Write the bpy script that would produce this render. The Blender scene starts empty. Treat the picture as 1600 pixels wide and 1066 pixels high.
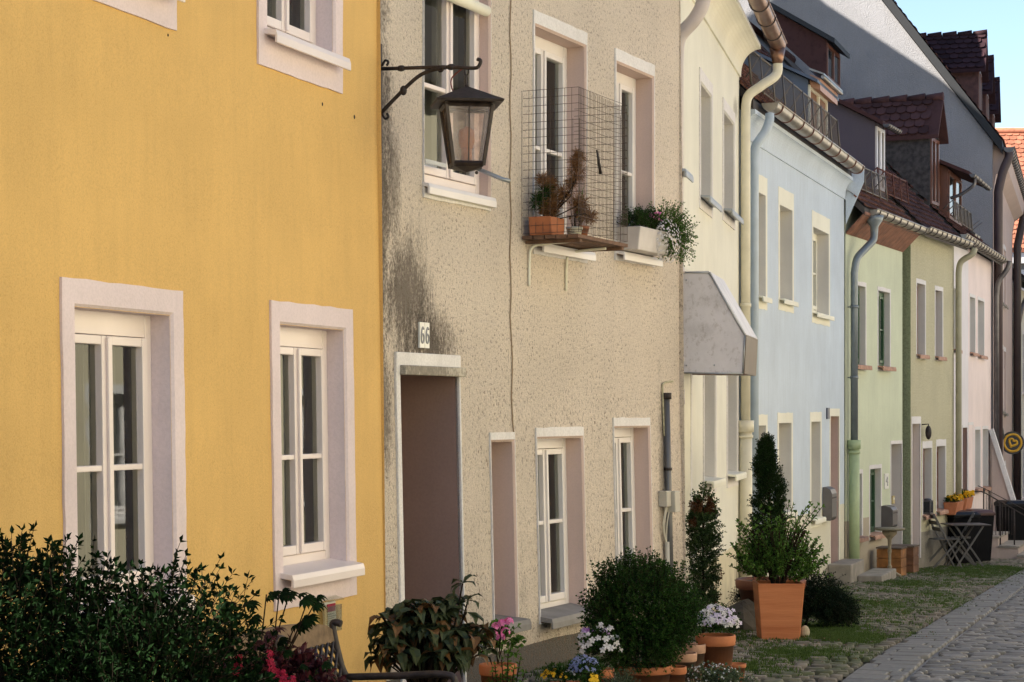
import bpy, math, random
from mathutils import Vector, Matrix
random.seed(7)
S = bpy.context.scene
COL = S.collection
# ------------------------------------------------------------------ camera
F = 3200.0; HOR = 645.0; EYE = 1.65
cd = bpy.data.cameras.new('camera'); cam = bpy.data.objects.new('camera', cd); COL.objects.link(cam)
cam.location = (0, 0, EYE); cam.rotation_euler = (math.radians(90), 0, 0)
cd.sensor_width = 36; cd.lens = 72; cd.shift_y = 112 / 1600; cd.clip_end = 3000; cd.clip_start = 0.1
S.camera = cam
# ------------------------------------------------------------------ sky, sun, exposure
SUN = Vector((-0.74, -0.19, 0.60)).normalized()
el = math.asin(SUN.z); az = math.atan2(SUN.x, SUN.y)
w = bpy.data.worlds.new('World'); S.world = w; w.use_nodes = True
nt = w.node_tree; bg = nt.nodes['Background']
sky = nt.nodes.new('ShaderNodeTexSky'); sky.sky_type = 'NISHITA'; sky.sun_disc = False
sky.sun_elevation = el; sky.sun_rotation = az; sky.air_density = 1.0; sky.dust_density = 0.6; sky.ozone_density = 1.4
nt.links.new(sky.outputs[0], bg.inputs[0]); bg.inputs[1].default_value = 0.054
sl = bpy.data.lights.new('sun', 'SUN'); sl.energy = 4.4; sl.angle = math.radians(0.5); sl.color = (1.0, 0.93, 0.82)
so = bpy.data.objects.new('sun', sl); COL.objects.link(so); so.rotation_euler = SUN.to_track_quat('Z', 'Y').to_euler()
S.view_settings.view_transform = 'Standard'; S.view_settings.look = 'None'; S.view_settings.gamma = 1
S.view_settings.use_curve_mapping = False
S.view_settings.exposure = 2.24

# ------------------------------------------------------------------ helpers
def lin(c):
    return tuple(((x / 255) / 12.92 if x / 255 <= .04045 else ((x / 255 + .055) / 1.055) ** 2.4) for x in c)

class N:
    """tiny node helper"""
    def __init__(s, name):
        s.m = bpy.data.materials.new(name); s.m.use_nodes = True; s.t = s.m.node_tree
        s.b = s.t.nodes['Principled BSDF']; s.out = s.t.nodes['Material Output']
    def n(s, typ, **kw):
        x = s.t.nodes.new('ShaderNode' + typ)
        for k, v in kw.items():
            if k.startswith('i_'):
                x.inputs[k[2:].replace('_', ' ')].default_value = v
            else: setattr(x, k, v)
        return x
    def l(s, a, b): s.t.links.new(a, b)
    def coord(s, scale=(1, 1, 1), loc=(0, 0, 0)):
        c = s.n('TexCoord'); m = s.n('Mapping'); m.inputs['Scale'].default_value = scale; m.inputs['Location'].default_value = loc
        s.l(c.outputs['Object'], m.inputs['Vector']); return m.outputs[0]
    def noise(s, sc, det=4, rough=.55, vec=None, scale=(1, 1, 1)):
        x = s.n('TexNoise'); x.inputs['Scale'].default_value = sc; x.inputs['Detail'].default_value = det; x.inputs['Roughness'].default_value = rough
        s.l(vec or s.coord(scale), x.inputs['Vector']); return x.outputs['Fac']
    def ramp(s, f, stops):
        r = s.n('ValToRGB'); e = r.color_ramp.elements
        while len(e) < len(stops): e.new(.5)
        for i, (p, c) in enumerate(stops):
            e[i].position = p; e[i].color = (c, c, c, 1) if isinstance(c, (int, float)) else (*c, 1)
        s.l(f, r.inputs[0]); return r.outputs[0]
    def mix(s, f, a, b, mode='MIX'):
        x = s.n('Mix'); x.data_type = 'RGBA'; x.blend_type = mode
        for v, i in ((f, 0), (a, 6), (b, 7)):
            if isinstance(v, (int, float)): x.inputs[i].default_value = v
            elif isinstance(v, tuple): x.inputs[i].default_value = (*v[:3], 1)
            else: s.l(v, x.inputs[i])
        return x.outputs[2]
    def math(s, op, a, b=None):
        x = s.n('Math'); x.operation = op
        for i, v in enumerate((a, b)):
            if v is None: continue
            if isinstance(v, (int, float)): x.inputs[i].default_value = v
            else: s.l(v, x.inputs[i])
        return x.outputs[0]
    def bump(s, h, st=.3, d=.01):
        b = s.n('Bump'); b.inputs['Strength'].default_value = st; b.inputs['Distance'].default_value = d
        s.l(h, b.inputs['Height']); s.l(b.outputs[0], s.b.inputs['Normal'])
    def col(s, c):
        if isinstance(c, tuple): s.b.inputs['Base Color'].default_value = (*c[:3], 1)
        else: s.l(c, s.b.inputs['Base Color'])
    def rough(s, r): s.b.inputs['Roughness'].default_value = r; return s

def plain(name, c, rough=.6, metal=0.0, var=.12, sc=6, bump=0.0, bsc=60, bd=.004):
    x = N(name); c = tuple(c)
    f = x.noise(sc, 5)
    x.col(x.mix(x.ramp(f, [(.3, 0.0), (.7, 1.0)]), tuple(v * (1 - var) for v in c), tuple(min(1, v * (1 + var)) for v in c)))
    x.b.inputs['Metallic'].default_value = metal; x.rough(rough)
    if bump: x.bump(x.noise(bsc, 3), bump, bd)
    return x.m

def render_wall(name, c, dirt=(.25, .22, .18), dirt_amt=.12, grain=140, bump=.25, bd=.004, streak=.15, stains=(), speck=0.0, speck_col=(.12, .07, .04), speck_sc=38, plinth=None, grime_z=0.35):
    """painted render: cloudy tone, vertical streaks, grain, local stains (centre, radius, amount)"""
    x = N(name)
    base = x.mix(x.ramp(x.noise(1.1, 6, .6), [(.32, 0.0), (.7, 1.0)]), tuple(v * .90 for v in c), tuple(min(1, v * 1.07) for v in c))
    st = x.ramp(x.noise(5, 5, .65, scale=(3.0, 3.0, .35)), [(.45, 0.0), (.8, 1.0)])
    base = x.mix(x.math('MULTIPLY', st, streak), base, tuple(a * .55 + b * .25 for a, b in zip(c, dirt)))
    if plinth:
        sp = x.n('SeparateXYZ'); x.l(x.coord(), sp.inputs[0])
        nz = x.math('ADD', sp.outputs[2], x.math('MULTIPLY', x.noise(3, 2), .03))
        base = x.mix(x.math('LESS_THAN', nz, plinth[0]), base, plinth[1])
    # splash dirt close to the ground
    sp2 = x.n('SeparateXYZ'); x.l(x.coord(), sp2.inputs[0])
    if grime_z < -5: g = None
    else: g = x.math('ADD', sp2.outputs[2], x.math('MULTIPLY', x.math('SUBTRACT', x.noise(4, 5), .5), 1.0))
    mr = x.n('MapRange'); mr.inputs[1].default_value = grime_z; mr.inputs[2].default_value = -.2; mr.inputs[3].default_value = 0; mr.inputs[4].default_value = .55
    if g: x.l(g, mr.inputs[0]); base = x.mix(mr.outputs[0], base, tuple(a * .45 for a in dirt))
    grainf = x.noise(grain, 2, .6)
    if speck:
        sn = x.noise(speck_sc, 5, .70, scale=(1, 1, .7))
        m = x.math('MULTIPLY', x.ramp(sn, [(.545, 0.0), (.625, 1.0)]), x.ramp(x.noise(1.3, 4, .7), [(.30, .30), (.62, 1.0)]))
        base = x.mix(x.math('MULTIPLY', m, speck), base, speck_col)
    for (cu, r, amt) in stains:
        c0 = x.n('TexCoord'); mp = x.n('Mapping'); mp.vector_type = 'TEXTURE'
        mp.inputs['Location'].default_value = cu; mp.inputs['Scale'].default_value = r
        x.l(c0.outputs['Object'], mp.inputs[0])
        ln = x.n('VectorMath'); ln.operation = 'LENGTH'; x.l(mp.outputs[0], ln.inputs[0])
        f = x.math('SUBTRACT', 1.0, ln.outputs['Value']); 
        f = x.math('ADD', f, x.math('MULTIPLY', x.math('SUBTRACT', x.noise(6, 6, .75, scale=(1.6, 1.6, .6)), .5), 1.5))
        f = x.math('ADD', f, x.math('MULTIPLY', x.math('SUBTRACT', x.noise(60, 3, .7, scale=(1, 1, .6)), .5), 1.2))
        f = x.ramp(f, [(.22, 0.0), (.75, 1.0)])
        base = x.mix(x.math('MULTIPLY', f, amt), base, (.055, .038, .026))
    base = x.mix(x.math('MULTIPLY', x.ramp(grainf, [(.42, 1.0), (.56, 0.0)]), dirt_amt), base, tuple(v * .3 for v in c))
    x.col(base); x.rough(.9)
    h = x.math('ADD', grainf, x.math('MULTIPLY', x.noise(14, 3), .5))
    if speck: h = x.math('ADD', x.math('MULTIPLY', sn, -2.2), h)
    x.bump(h, bump, bd)
    return x.m

def leafmat(name, a, b, trans=.25, rough=.45, third=None, spec=.25):
    x = N(name); g = x.n('NewGeometry')
    c = x.mix(g.outputs['Random Per Island'], a, b)
    if third:
        c = x.mix(x.math('GREATER_THAN', x.noise(2.2, 2), third[0]), c, third[1])
    x.col(c); x.rough(rough); x.b.inputs['Specular IOR Level'].default_value = spec
    x.b.inputs['Transmission Weight'].default_value = 0
    tr = x.n('BsdfTranslucent'); x.l(c, tr.inputs[0]); ms = x.n('MixShader'); ms.inputs[0].default_value = trans
    x.l(x.b.outputs[0], ms.inputs[1]); x.l(tr.outputs[0], ms.inputs[2]); x.l(ms.outputs[0], x.out.inputs[0])
    return x.m

def glass(name='glass', tint=(.82, .86, .84)):
    x = N(name); fr = x.n('Fresnel'); fr.inputs[0].default_value = 1.5
    t = x.n('BsdfTransparent'); t.inputs[0].default_value = (*tint, 1)
    g = x.n('BsdfGlossy'); g.inputs['Roughness'].default_value = .02; g.inputs[0].default_value = (.9, .95, .93, 1)
    b = x.n('Bump'); b.inputs['Strength'].default_value = .05; b.inputs['Distance'].default_value = .01
    x.l(x.noise(2.5, 2), b.inputs['Height']); x.l(b.outputs[0], g.inputs['Normal'])
    ms = x.n('MixShader'); x.l(fr.outputs[0], ms.inputs[0]); x.l(t.outputs[0], ms.inputs[1]); x.l(g.outputs[0], ms.inputs[2])
    x.l(ms.outputs[0], x.out.inputs[0]); return x.m

M = {}
M['glass'] = glass()
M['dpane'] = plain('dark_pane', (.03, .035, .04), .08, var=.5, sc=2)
M['lavender'] = render_wall('lavender_paint', (.73, .615, .63), bump=.35, grain=70, streak=.16, dirt_amt=.08, grime_z=-9)
M['white'] = plain('white_lacquer', (.74, .70, .69), .38, var=.05, sc=3)
M['pinkwhite'] = plain('pinkish_white_lacquer', (.76, .67, .65), .35, var=.05, sc=3)
M['cream_trim'] = render_wall('cream_trim_paint', (.80, .78, .66), bump=.12, grain=120, streak=.08, dirt_amt=.03, grime_z=-9)
M['white_trim'] = render_wall('white_trim_paint', (.76, .73, .72), bump=.3, grain=60, streak=.32, dirt_amt=.14, grime_z=-9)
M['grey_reveal'] = render_wall('grey_reveal_paint', (.62, .60, .57), bump=.2, grain=90, streak=.1, dirt_amt=.05, grime_z=-9)
M['pink_reveal'] = render_wall('pinkish_reveal_paint', (.62, .47, .42), bump=.2, grain=90, streak=.12, dirt_amt=.06, grime_z=-9)
M['brown_reveal'] = render_wall('brownish_reveal_paint', (.33, .22, .19), bump=.2, grain=70, streak=.2, dirt_amt=.08, grime_z=-9)
M['interior'] = plain('dark_room', (.10, .09, .085), .9)
M['curtain'] = plain('grey_curtain', (.20, .185, .175), .9, var=.08)
M['green_frame'] = plain('green_frame_paint', (.035, .09, .04), .4)
M['brown_frame'] = plain('brown_frame_paint', (.16, .06, .035), .4)
M['aluminium'] = plain('grey_sheet_metal', (.34, .36, .38), .4, metal=.6)
M['iron'] = plain('black_wrought_iron', (.035, .026, .024), .55, metal=.3, var=.5, sc=25, bump=.3, bsc=80)
M['terracotta'] = plain('terracotta', (.42, .145, .06), .8, var=.22, sc=7, bump=.2, bsc=90)
M['terracotta_pale'] = plain('weathered_terracotta', (.42, .25, .18), .9, var=.3, sc=12, bump=.2)
M['soil'] = plain('soil', (.05, .035, .025), .95, bump=.5)
M['stone'] = plain('step_stone', (.26, .235, .20), .9, var=.25, sc=6, bump=.5, bsc=40)
M['copper'] = plain('brown_gutter_metal', (.26, .15, .105), .38, metal=.75, var=.25, sc=7)
M['zinc'] = plain('zinc_gutter_metal', (.33, .30, .26), .38, metal=.7, var=.22, sc=7)
M['darkzinc'] = plain('dark_gutter_metal', (.13, .12, .12), .4, metal=.6, var=.2)
M['rustband'] = plain('rusty_gutter_bracket', (.13, .045, .03), .7)
M['blackband'] = plain('dark_gutter_bracket', (.05, .04, .04), .6)
M['slate'] = plain('slate_blue_sheet_metal', (.105, .13, .17), .5, metal=.2, var=.15, sc=3)
M['purple'] = render_wall('dark_violet_render', (.115, .095, .115), grain=80, bump=.3, grime_z=-9)
M['greywall'] = render_wall('grey_gable_render', (.26, .255, .265), grain=50, bump=.6, bd=.02, streak=.35, dirt_amt=.15, grime_z=-9)
M['rooftile'] = None

class MB:
    def __init__(s): s.v = []; s.f = []; s.mi = []; s.sm = []
    def face(s, pts, mi=0, smooth=False):
        b = len(s.v); s.v += [tuple(p) for p in pts]; s.f.append(tuple(range(b, b + len(pts)))); s.mi.append(mi); s.sm.append(smooth)
    def mesh(s, vs, fs, mi=0, smooth=False):
        b = len(s.v); s.v += [tuple(p) for p in vs]
        for f in fs: s.f.append(tuple(b + i for i in f)); s.mi.append(mi); s.sm.append(smooth)
    def box(s, x0, x1, y0, y1, z0, z1, mi=0):
        s.mesh([(x0, y0, z0), (x1, y0, z0), (x1, y1, z0), (x0, y1, z0), (x0, y0, z1), (x1, y0, z1), (x1, y1, z1), (x0, y1, z1)],
               [(0, 3, 2, 1), (4, 5, 6, 7), (0, 1, 5, 4), (1, 2, 6, 5), (2, 3, 7, 6), (3, 0, 4, 7)], mi)
    def obox(s, c, ax, ay, az, mi=0):
        """box at centre c with half-axis vectors"""
        c = Vector(c); ax, ay, az = Vector(ax), Vector(ay), Vector(az)
        vs = [c + i * ax + j * ay + k * az for k in (-1, 1) for j in (-1, 1) for i in (-1, 1)]
        s.mesh(vs, [(0, 2, 3, 1), (4, 5, 7, 6), (0, 1, 5, 4), (1, 3, 7, 5), (3, 2, 6, 7), (2, 0, 4, 6)], mi)
    def prism(s, poly, a, b, axis='x', mi=0):
        """polygon in the plane normal to axis, extruded a..b"""
        n = len(poly)
        def P(t, q): return (t, q[0], q[1]) if axis == 'x' else ((q[0], t, q[1]) if axis == 'y' else (q[0], q[1], t))
        vs = [P(a, q) for q in poly] + [P(b, q) for q in poly]
        s.mesh(vs, [tuple(range(n))[::-1], tuple(range(n, 2 * n))] + [(i, (i + 1) % n, n + (i + 1) % n, n + i) for i in range(n)], mi)
    def tube(s, pts, r, n=8, mi=0, cap=True, smooth=True):
        pts = [Vector(p) for p in pts]; rs = r if isinstance(r, (list, tuple)) else [r] * len(pts)
        d0 = (pts[1] - pts[0]).normalized(); up = Vector((0, 0, 1)) if abs(d0.z) < .9 else Vector((1, 0, 0))
        a = d0.cross(up).normalized(); b0 = len(s.v)
        for i, p in enumerate(pts):
            d = (pts[min(i + 1, len(pts) - 1)] - pts[max(i - 1, 0)])
            d = d.normalized() if d.length > 1e-9 else d0
            a = (a - a.dot(d) * d); a = a.normalized() if a.length > 1e-6 else d.orthogonal().normalized()
            c = d.cross(a)
            for k in range(n):
                t = 2 * math.pi * k / n; s.v.append(tuple(p + rs[i] * (math.cos(t) * a + math.sin(t) * c)))
        for i in range(len(pts) - 1):
            for k in range(n):
                k2 = (k + 1) % n
                s.f.append((b0 + i * n + k, b0 + i * n + k2, b0 + (i + 1) * n + k2, b0 + (i + 1) * n + k)); s.mi.append(mi); s.sm.append(smooth)
        if cap:
            e = b0 + (len(pts) - 1) * n
            s.f.append(tuple(b0 + k for k in range(n))[::-1]); s.mi.append(mi); s.sm.append(False)
            s.f.append(tuple(e + k for k in range(n))); s.mi.append(mi); s.sm.append(False)
    def lathe(s, prof, n=24, c=(0, 0, 0), mi=0, smooth=True, sq=None):
        b0 = len(s.v)
        for (r, z) in prof:
            for k in range(n):
                t = 2 * math.pi * k / n; s.v.append((c[0] + r * math.cos(t), c[1] + r * math.sin(t), c[2] + z))
        for i in range(len(prof) - 1):
            for k in range(n):
                k2 = (k + 1) % n
                s.f.append((b0 + i * n + k, b0 + i * n + k2, b0 + (i + 1) * n + k2, b0 + (i + 1) * n + k)); s.mi.append(mi); s.sm.append(smooth)
    def ball(s, c, r, n=8, m=6, mi=0):
        rx, ry, rz = r if isinstance(r, (tuple, list)) else (r, r, r)
        vs = []; 
        for i in range(m + 1):
            p = math.pi * i / m
            for k in range(n):
                t = 2 * math.pi * k / n
                vs.append((c[0] + rx * math.sin(p) * math.cos(t), c[1] + ry * math.sin(p) * math.sin(t), c[2] + rz * math.cos(p)))
        fs = [(i * n + k, (i + 1) * n + k, (i + 1) * n + (k + 1) % n, i * n + (k + 1) % n) for i in range(m) for k in range(n)]
        s.mesh(vs, fs, mi, True)
    def build(s, name, mats, parent=None, bevel=0.0, label=None):
        me = bpy.data.meshes.new(name); me.from_pydata(s.v, [], s.f)
        for m in (mats if isinstance(mats, (list, tuple)) else [mats]): me.materials.append(M[m] if isinstance(m, str) else m)
        me.polygons.foreach_set('material_index', s.mi); me.polygons.foreach_set('use_smooth', s.sm); me.update()
        o = bpy.data.objects.new(name, me); COL.objects.link(o)
        if parent: o.parent = parent
        if bevel:
            b = o.modifiers.new('bevel', 'BEVEL'); b.width = bevel; b.segments = 2; b.limit_method = 'ANGLE'
        if label: o['label'] = label
        return o

def thing(name, label, cat, loc=(0, 0, 0), rz=0, group=None):
    o = bpy.data.objects.new(name, None); COL.objects.link(o); o.empty_display_size = .2
    o.location = loc; o.rotation_euler = (0, 0, rz); o['label'] = label; o['category'] = cat
    if group: o['group'] = group
    return o
def tag(o, label, cat, group=None):
    o['label'] = label; o['category'] = cat
    if group: o['group'] = group
    return o

def gz(Y):
    if Y < 11: return 0.0
    if Y < 15: return -.04 * (Y - 11) ** 2 / 8
    return -.04 * (min(Y, 75) - 13)
def pix(x, y, Y): return ((x - 800) / F * Y, Y, EYE + (HOR - y) / F * Y)

class House:
    def __init__(s, name, label, x0, y0, x1, y1):
        s.p0 = Vector((x0, y0)); s.p1 = Vector((x1, y1)); d = s.p1 - s.p0; s.L = d.length; s.d = d.normalized()
        s.nv = Vector((-s.d.y, s.d.x)); s.gz = gz((y0 + y1) / 2)
        s.bat = (0, 0)
        s.root = thing(name, label, 'house', (x0, y0, s.gz), math.atan2(s.d.y, s.d.x))
    def loc(s, x, y, v=0.0):
        rx = (x - 800) / F; Y = (v + s.p0.dot(s.nv)) / (rx * s.nv.x + s.nv.y)
        q = Vector((rx * Y, Y)) - s.p0
        return q.dot(s.d), EYE + (HOR - y) / F * Y - s.gz
    def world(s, u, v, z):
        p = s.p0 + s.d * u + s.nv * v; return (p.x, p.y, s.gz + z)
    def batter(s, ob):
        k, zs = s.bat
        if k:
            for q in ob.data.vertices:
                if q.co.z < zs: q.co.y -= k * (zs - q.co.z)
        return ob
    def part(s, mb, name, mats, parent=None, **kw):
        return s.batter(mb.build(name, mats, parent or s.root, **kw))
# ------------------------------------------------------------------ roof tiles
def tile_mat(name, c, amt=.35):
    x = N(name); g = x.n('NewGeometry')
    col = x.mix(g.outputs['Random Per Island'], tuple(v * (1 - amt) for v in c), tuple(v * (1 + amt) for v in c))
    col = x.mix(x.ramp(x.noise(9, 5), [(.5, 0.0), (.75, .6)]), col, tuple(v * .45 for v in c))
    x.col(col); x.rough(.85); x.b.inputs['Specular IOR Level'].default_value = .15; x.bump(x.noise(60, 3), .3, .004); return x.m
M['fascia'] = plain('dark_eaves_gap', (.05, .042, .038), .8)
M['darktile'] = tile_mat('dark_red_tile', (.075, .036, .034))
M['redtile'] = tile_mat('brown_red_tile', (.13, .06, .045))
M['shadedtile'] = tile_mat('shaded_dormer_tile', (.032, .015, .018))  # shade put into the colour: darkened so sunlit dormer tiles look shaded
M['orangetile'] = tile_mat('orange_tile', (.30, .115, .07), .2)

def tiles(mb, o, a, up, na, nu, tw, th, mi=0):
    """rounded plain tiles on the slope o + a*.. + up*.."""
    o, a, up = Vector(o), Vector(a).normalized(), Vector(up).normalized(); nn = a.cross(up).normalized()
    if nn.z < 0: nn = -nn
    for r in range(nu):
        for c in range(na):
            off = (.5 if r % 2 else 0)
            x0 = (c - off) * tw + .004; x1 = x0 + tw - .008; y0 = r * th; y1 = y0 + th * 1.25
            jz = random.uniform(0, .006); xm = (x0 + x1) / 2
            prof = [(x0, y0 + th * .28), (x0 + tw * .15, y0 + th * .08), (xm, y0), (x1 - tw * .15, y0 + th * .08), (x1, y0 + th * .28)]
            lo = [o + a * px + up * py + nn * (.035 + jz) for px, py in prof]; lo2 = [p - nn * .02 for p in lo]
            hi = [o + a * x1 + up * y1 + nn * .006, o + a * x0 + up * y1 + nn * .006]
            mb.mesh(lo + hi + lo2, [(0, 1, 2, 3, 4, 5, 6)] + [(i, 7 + i, 8 + i, i + 1) for i in range(4)], mi)

def gable_roof(h, eave, over, rise, depth=7.6, mat='darktile', u0=0, u1=None, thick=.1, tiled=True, rows=None):
    """saddle roof, ridge parallel to the street, as a part"""
    u1 = h.L if u1 is None else u1; vm = depth / 2; sl = rise / (vm + over)
    mb = MB(); z0 = eave
    for (va, vb) in ((-over, vm), (depth + over, vm)):
        za, zb = z0, z0 + rise
        q = [(va, za), (vb, zb), (vb, zb - thick), (va, za - thick)]
        mb.prism(q, u0, u1, 'x', 1)
    if tiled:
        up = Vector((0, vm + over, rise)); n = int(up.length / .16)
        if rows: n = min(n, rows)
        tiles(mb, (u0, -over, z0 + .002), (1, 0, 0), up, int((u1 - u0) / .18), n, .18, .16, 0)
    mb.tube([(u0, vm, z0 + rise + .01), (u1, vm, z0 + rise + .01)], .09, 8, 0)
    return h.part(mb, 'roof', [mat, 'fascia'])

def wall(h, ztop, openings, mat, u0=0.0, u1=None, depth=7.6, gable=0.0, name='wall', zb=-.8, side_mat=None, ends=True):
    u1 = h.L if u1 is None else u1
    us = sorted({u0, u1, *[o[0] for o in openings], *[o[1] for o in openings]})
    zs = sorted({zb, ztop, *[o[2] for o in openings], *[o[3] for o in openings]})
    # extra rows so the batter bends smoothly
    zs = sorted(set(zs) | {zb + (ztop - zb) * i / 8 for i in range(1, 8)}); us = [u for u in us if u0 <= u <= u1]
    mb = MB()
    for i in range(len(us) - 1):
        for j in range(len(zs) - 1):
            um, zm = (us[i] + us[i + 1]) / 2, (zs[j] + zs[j + 1]) / 2
            if any(o[0] < um < o[1] and o[2] < zm < o[3] for o in openings): continue
            mb.face([(us[i], 0, zs[j]), (us[i + 1], 0, zs[j]), (us[i + 1], 0, zs[j + 1]), (us[i], 0, zs[j + 1])])
    if ends:
        for u in (u0, u1):
            pts = [(u, 0, zs[0]), (u, 0, ztop), (u, depth / 2, ztop + gable), (u, depth, ztop), (u, depth, zs[0])]
            if gable == 0: pts.pop(2)
            if u == u1: pts = pts[::-1]
            mb.face(pts)
            # keep the front edge of the end wall on the battered face
            for z1, z2 in zip(zs[:-1], zs[1:]): mb.face([(u, 0, z1), (u, .05, z1), (u, .05, z2), (u, 0, z2)])
        mb.face([(u1, depth, zb), (u0, depth, zb), (u0, depth, ztop), (u1, depth, ztop)])
    return h.part(mb, name, [mat])

def window(h, u0, u1, z0, z1, dep=.15, tw=.10, tt=.10, tb=.10, trim='white_trim', reveal=None, fm='white', bars=1, frac=.5, pane='glass', sashes=2,
           sill=True, sill_mat='white', sill_out=.07, sill_h=.03, name='window', frame=.055, head=.055, label=None, curtain=True, sill_over=.04, proud=.012, trimon=True, openamt=None):
    """u0..z1 is the clear opening in the wall. One window part with surround, sill, pane and curtain sub-parts."""
    mb = MB(); a, b = dep, dep + .06
    zb = z0 + .03
    mb.box(u0, u0 + frame, a, b, zb, z1); mb.box(u1 - frame, u1, a, b, zb, z1)
    mb.box(u0 + frame, u1 - frame, a + .002, b, z1 - head, z1); mb.box(u0 + frame, u1 - frame, a + .002, b, zb, zb + frame)
    ui0, ui1, zi0, zi1 = u0 + frame, u1 - frame, zb + frame, z1 - head
    w = (ui1 - ui0) / sashes; sb = .042; panes = []
    for k in range(sashes):
        s0 = ui0 + k * w + .003; s1 = ui0 + (k + 1) * w - .003; p = a - .012; q = b - .012
        mb.box(s0, s0 + sb, p, q, zi0 + .003, zi1 - .003); mb.box(s1 - sb, s1, p, q, zi0 + .003, zi1 - .003)
        mb.box(s0 + sb, s1 - sb, p + .002, q, zi0 + .003, zi0 + sb * 1.2); mb.box(s0 + sb, s1 - sb, p + .002, q, zi1 - sb, zi1 - .003)
        for t in range(bars):
            zc = zi0 + (zi1 - zi0) * (frac if bars == 1 else (t + 1) / (bars + 1))
            mb.box(s0 + sb, s1 - sb, p + .006, q - .004, zc - .013, zc + .013)
        if k: mb.box(ui0 + k * w - .014, ui0 + k * w + .014, p - .014, p + .001, zi0 + .01, zi1 - .01)
        panes.append((s0 + sb, s1 - sb))
    W = h.part(mb, name, [fm], bevel=.004, label=label)
    pm = MB(); v = dep + .022
    for s0, s1 in panes: pm.face([(s0, v, zi0), (s1, v, zi0), (s1, v, zi1), (s0, v, zi1)])
    h.part(pm, 'pane', [pane], W)
    if pane == 'glass':
        rm = MB(); vb = b + .55   # room box behind the glass
        rm.face([(u0, b, z0), (u0, vb, z0), (u0, vb, z1), (u0, b, z1)]); rm.face([(u1, b, z0), (u1, b, z1), (u1, vb, z1), (u1, vb, z0)])
        rm.face([(u0, vb, z0), (u1, vb, z0), (u1, vb, z1), (u0, vb, z1)]); rm.face([(u0, b, z0), (u1, b, z0), (u1, vb, z0), (u0, vb, z0)])
        rm.face([(u0, b, z1), (u0, vb, z1), (u1, vb, z1), (u1, b, z1)])
        h.part(rm, 'room_lining', ['interior'], W)
        if curtain:
            cm = MB(); n = 60; vc = b + .10; pts = []
            lo = u0 + .02 if curtain is True else u0 + (u1 - u0) * curtain
            for i in range(n + 1):
                t = lo + (u1 - lo - .02) * i / n; pts.append((t, vc + .022 * math.sin(i * .95 + u0 * 9) + .012 * math.sin(i * 2.3)))
            for (p, q) in zip(pts[:-1], pts[1:]):
                cm.mesh([(p[0], p[1], z0 + .05), (q[0], q[1], z0 + .05), (q[0], q[1], z1 - .04), (p[0], p[1], z1 - .04)], [(0, 1, 2, 3)], 0, True)
            h.part(cm, 'curtain', ['curtain'], W)
    # surround: raised band and plastered reveals with a soft corner
    sm = MB(); c = .014 if proud > .006 else .004; f = -proud; r = reveal or trim
    A = [(u0, z0), (u1, z0), (u1, z1), (u0, z1)]
    Ai = [(u0 - c, z0 - c), (u1 + c, z0 - c), (u1 + c, z1 + c), (u0 - c, z1 + c)]
    Ao = [(u0 - tw, z0 - tb), (u1 + tw, z0 - tb), (u1 + tw, z1 + tt), (u0 - tw, z1 + tt)] if trimon else [(u0 - c - .01, z0 - c - .01), (u1 + c + .01, z0 - c - .01), (u1 + c + .01, z1 + c + .01), (u0 - c - .01, z1 + c + .01)]
    for i in range(4):
        j = (i + 1) % 4
        def P(q, v): return (q[0], v, q[1])
        K = max(2, int(max(abs(Ao[j][0] - Ao[i][0]), abs(Ao[j][1] - Ao[i][1])) / .09)); jj = .0035 if proud > .006 or not trimon else .005
        out = [P((Ao[i][0] + (Ao[j][0] - Ao[i][0]) * k / K + (random.uniform(-jj, jj) if 0 < k < K else 0), Ao[i][1] + (Ao[j][1] - Ao[i][1]) * k / K + (random.uniform(-jj, jj) if 0 < k < K else 0)), f) for k in range(K + 1)]
        inn = [P((Ai[i][0] + (Ai[j][0] - Ai[i][0]) * k / K, Ai[i][1] + (Ai[j][1] - Ai[i][1]) * k / K), f) for k in range(K + 1)]
        for k in range(K):
            sm.face([out[k], out[k + 1], inn[k + 1], inn[k]], 0)
            sm.face([out[k], (out[k][0], .003, out[k][2]), (out[k + 1][0], .003, out[k + 1][2]), out[k + 1]], 0)
        sm.face([P(Ai[i], f), P(Ai[j], f), P(A[j], f + c), P(A[i], f + c)], 1)
        sm.face([P(A[i], f + c), P(A[j], f + c), P(A[j], dep + .06), P(A[i], dep + .06)], 1)
    h.part(sm, 'surround', [trim, r], W)
    if sill:
        s = MB(); e = sill_over
        s.prism([(-sill_out, z0 - .012), (-sill_out + .008, z0 + sill_h * .35), (dep - .002, z0 + sill_h), (dep - .002, z0 + .002), (-proud - .002, z0 - .004), (-sill_out + .015, z0 - .012), (-sill_out + .015, z0 - .05), (-sill_out, z0 - .05)], u0 - e, u1 + e, 'x')
        h.part(s, 'sill', [sill_mat], W, bevel=.003)
    return W

def win_px(h, xl, xr, yt, yb, tw=.1, tt=.1, tb=.1, shift=0, **kw):
    """outer trim edges in photo pixels (yt, yb at the left edge) -> window on the wall"""
    a, z1 = h.loc(xl, yt); b, _ = h.loc(xr, yt); _, z0 = h.loc(xl, yb)
    r = (a + tw, b - tw, z0 + tb, z1 - tt)
    return r, dict(tw=tw, tt=tt, tb=tb, **kw)

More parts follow.
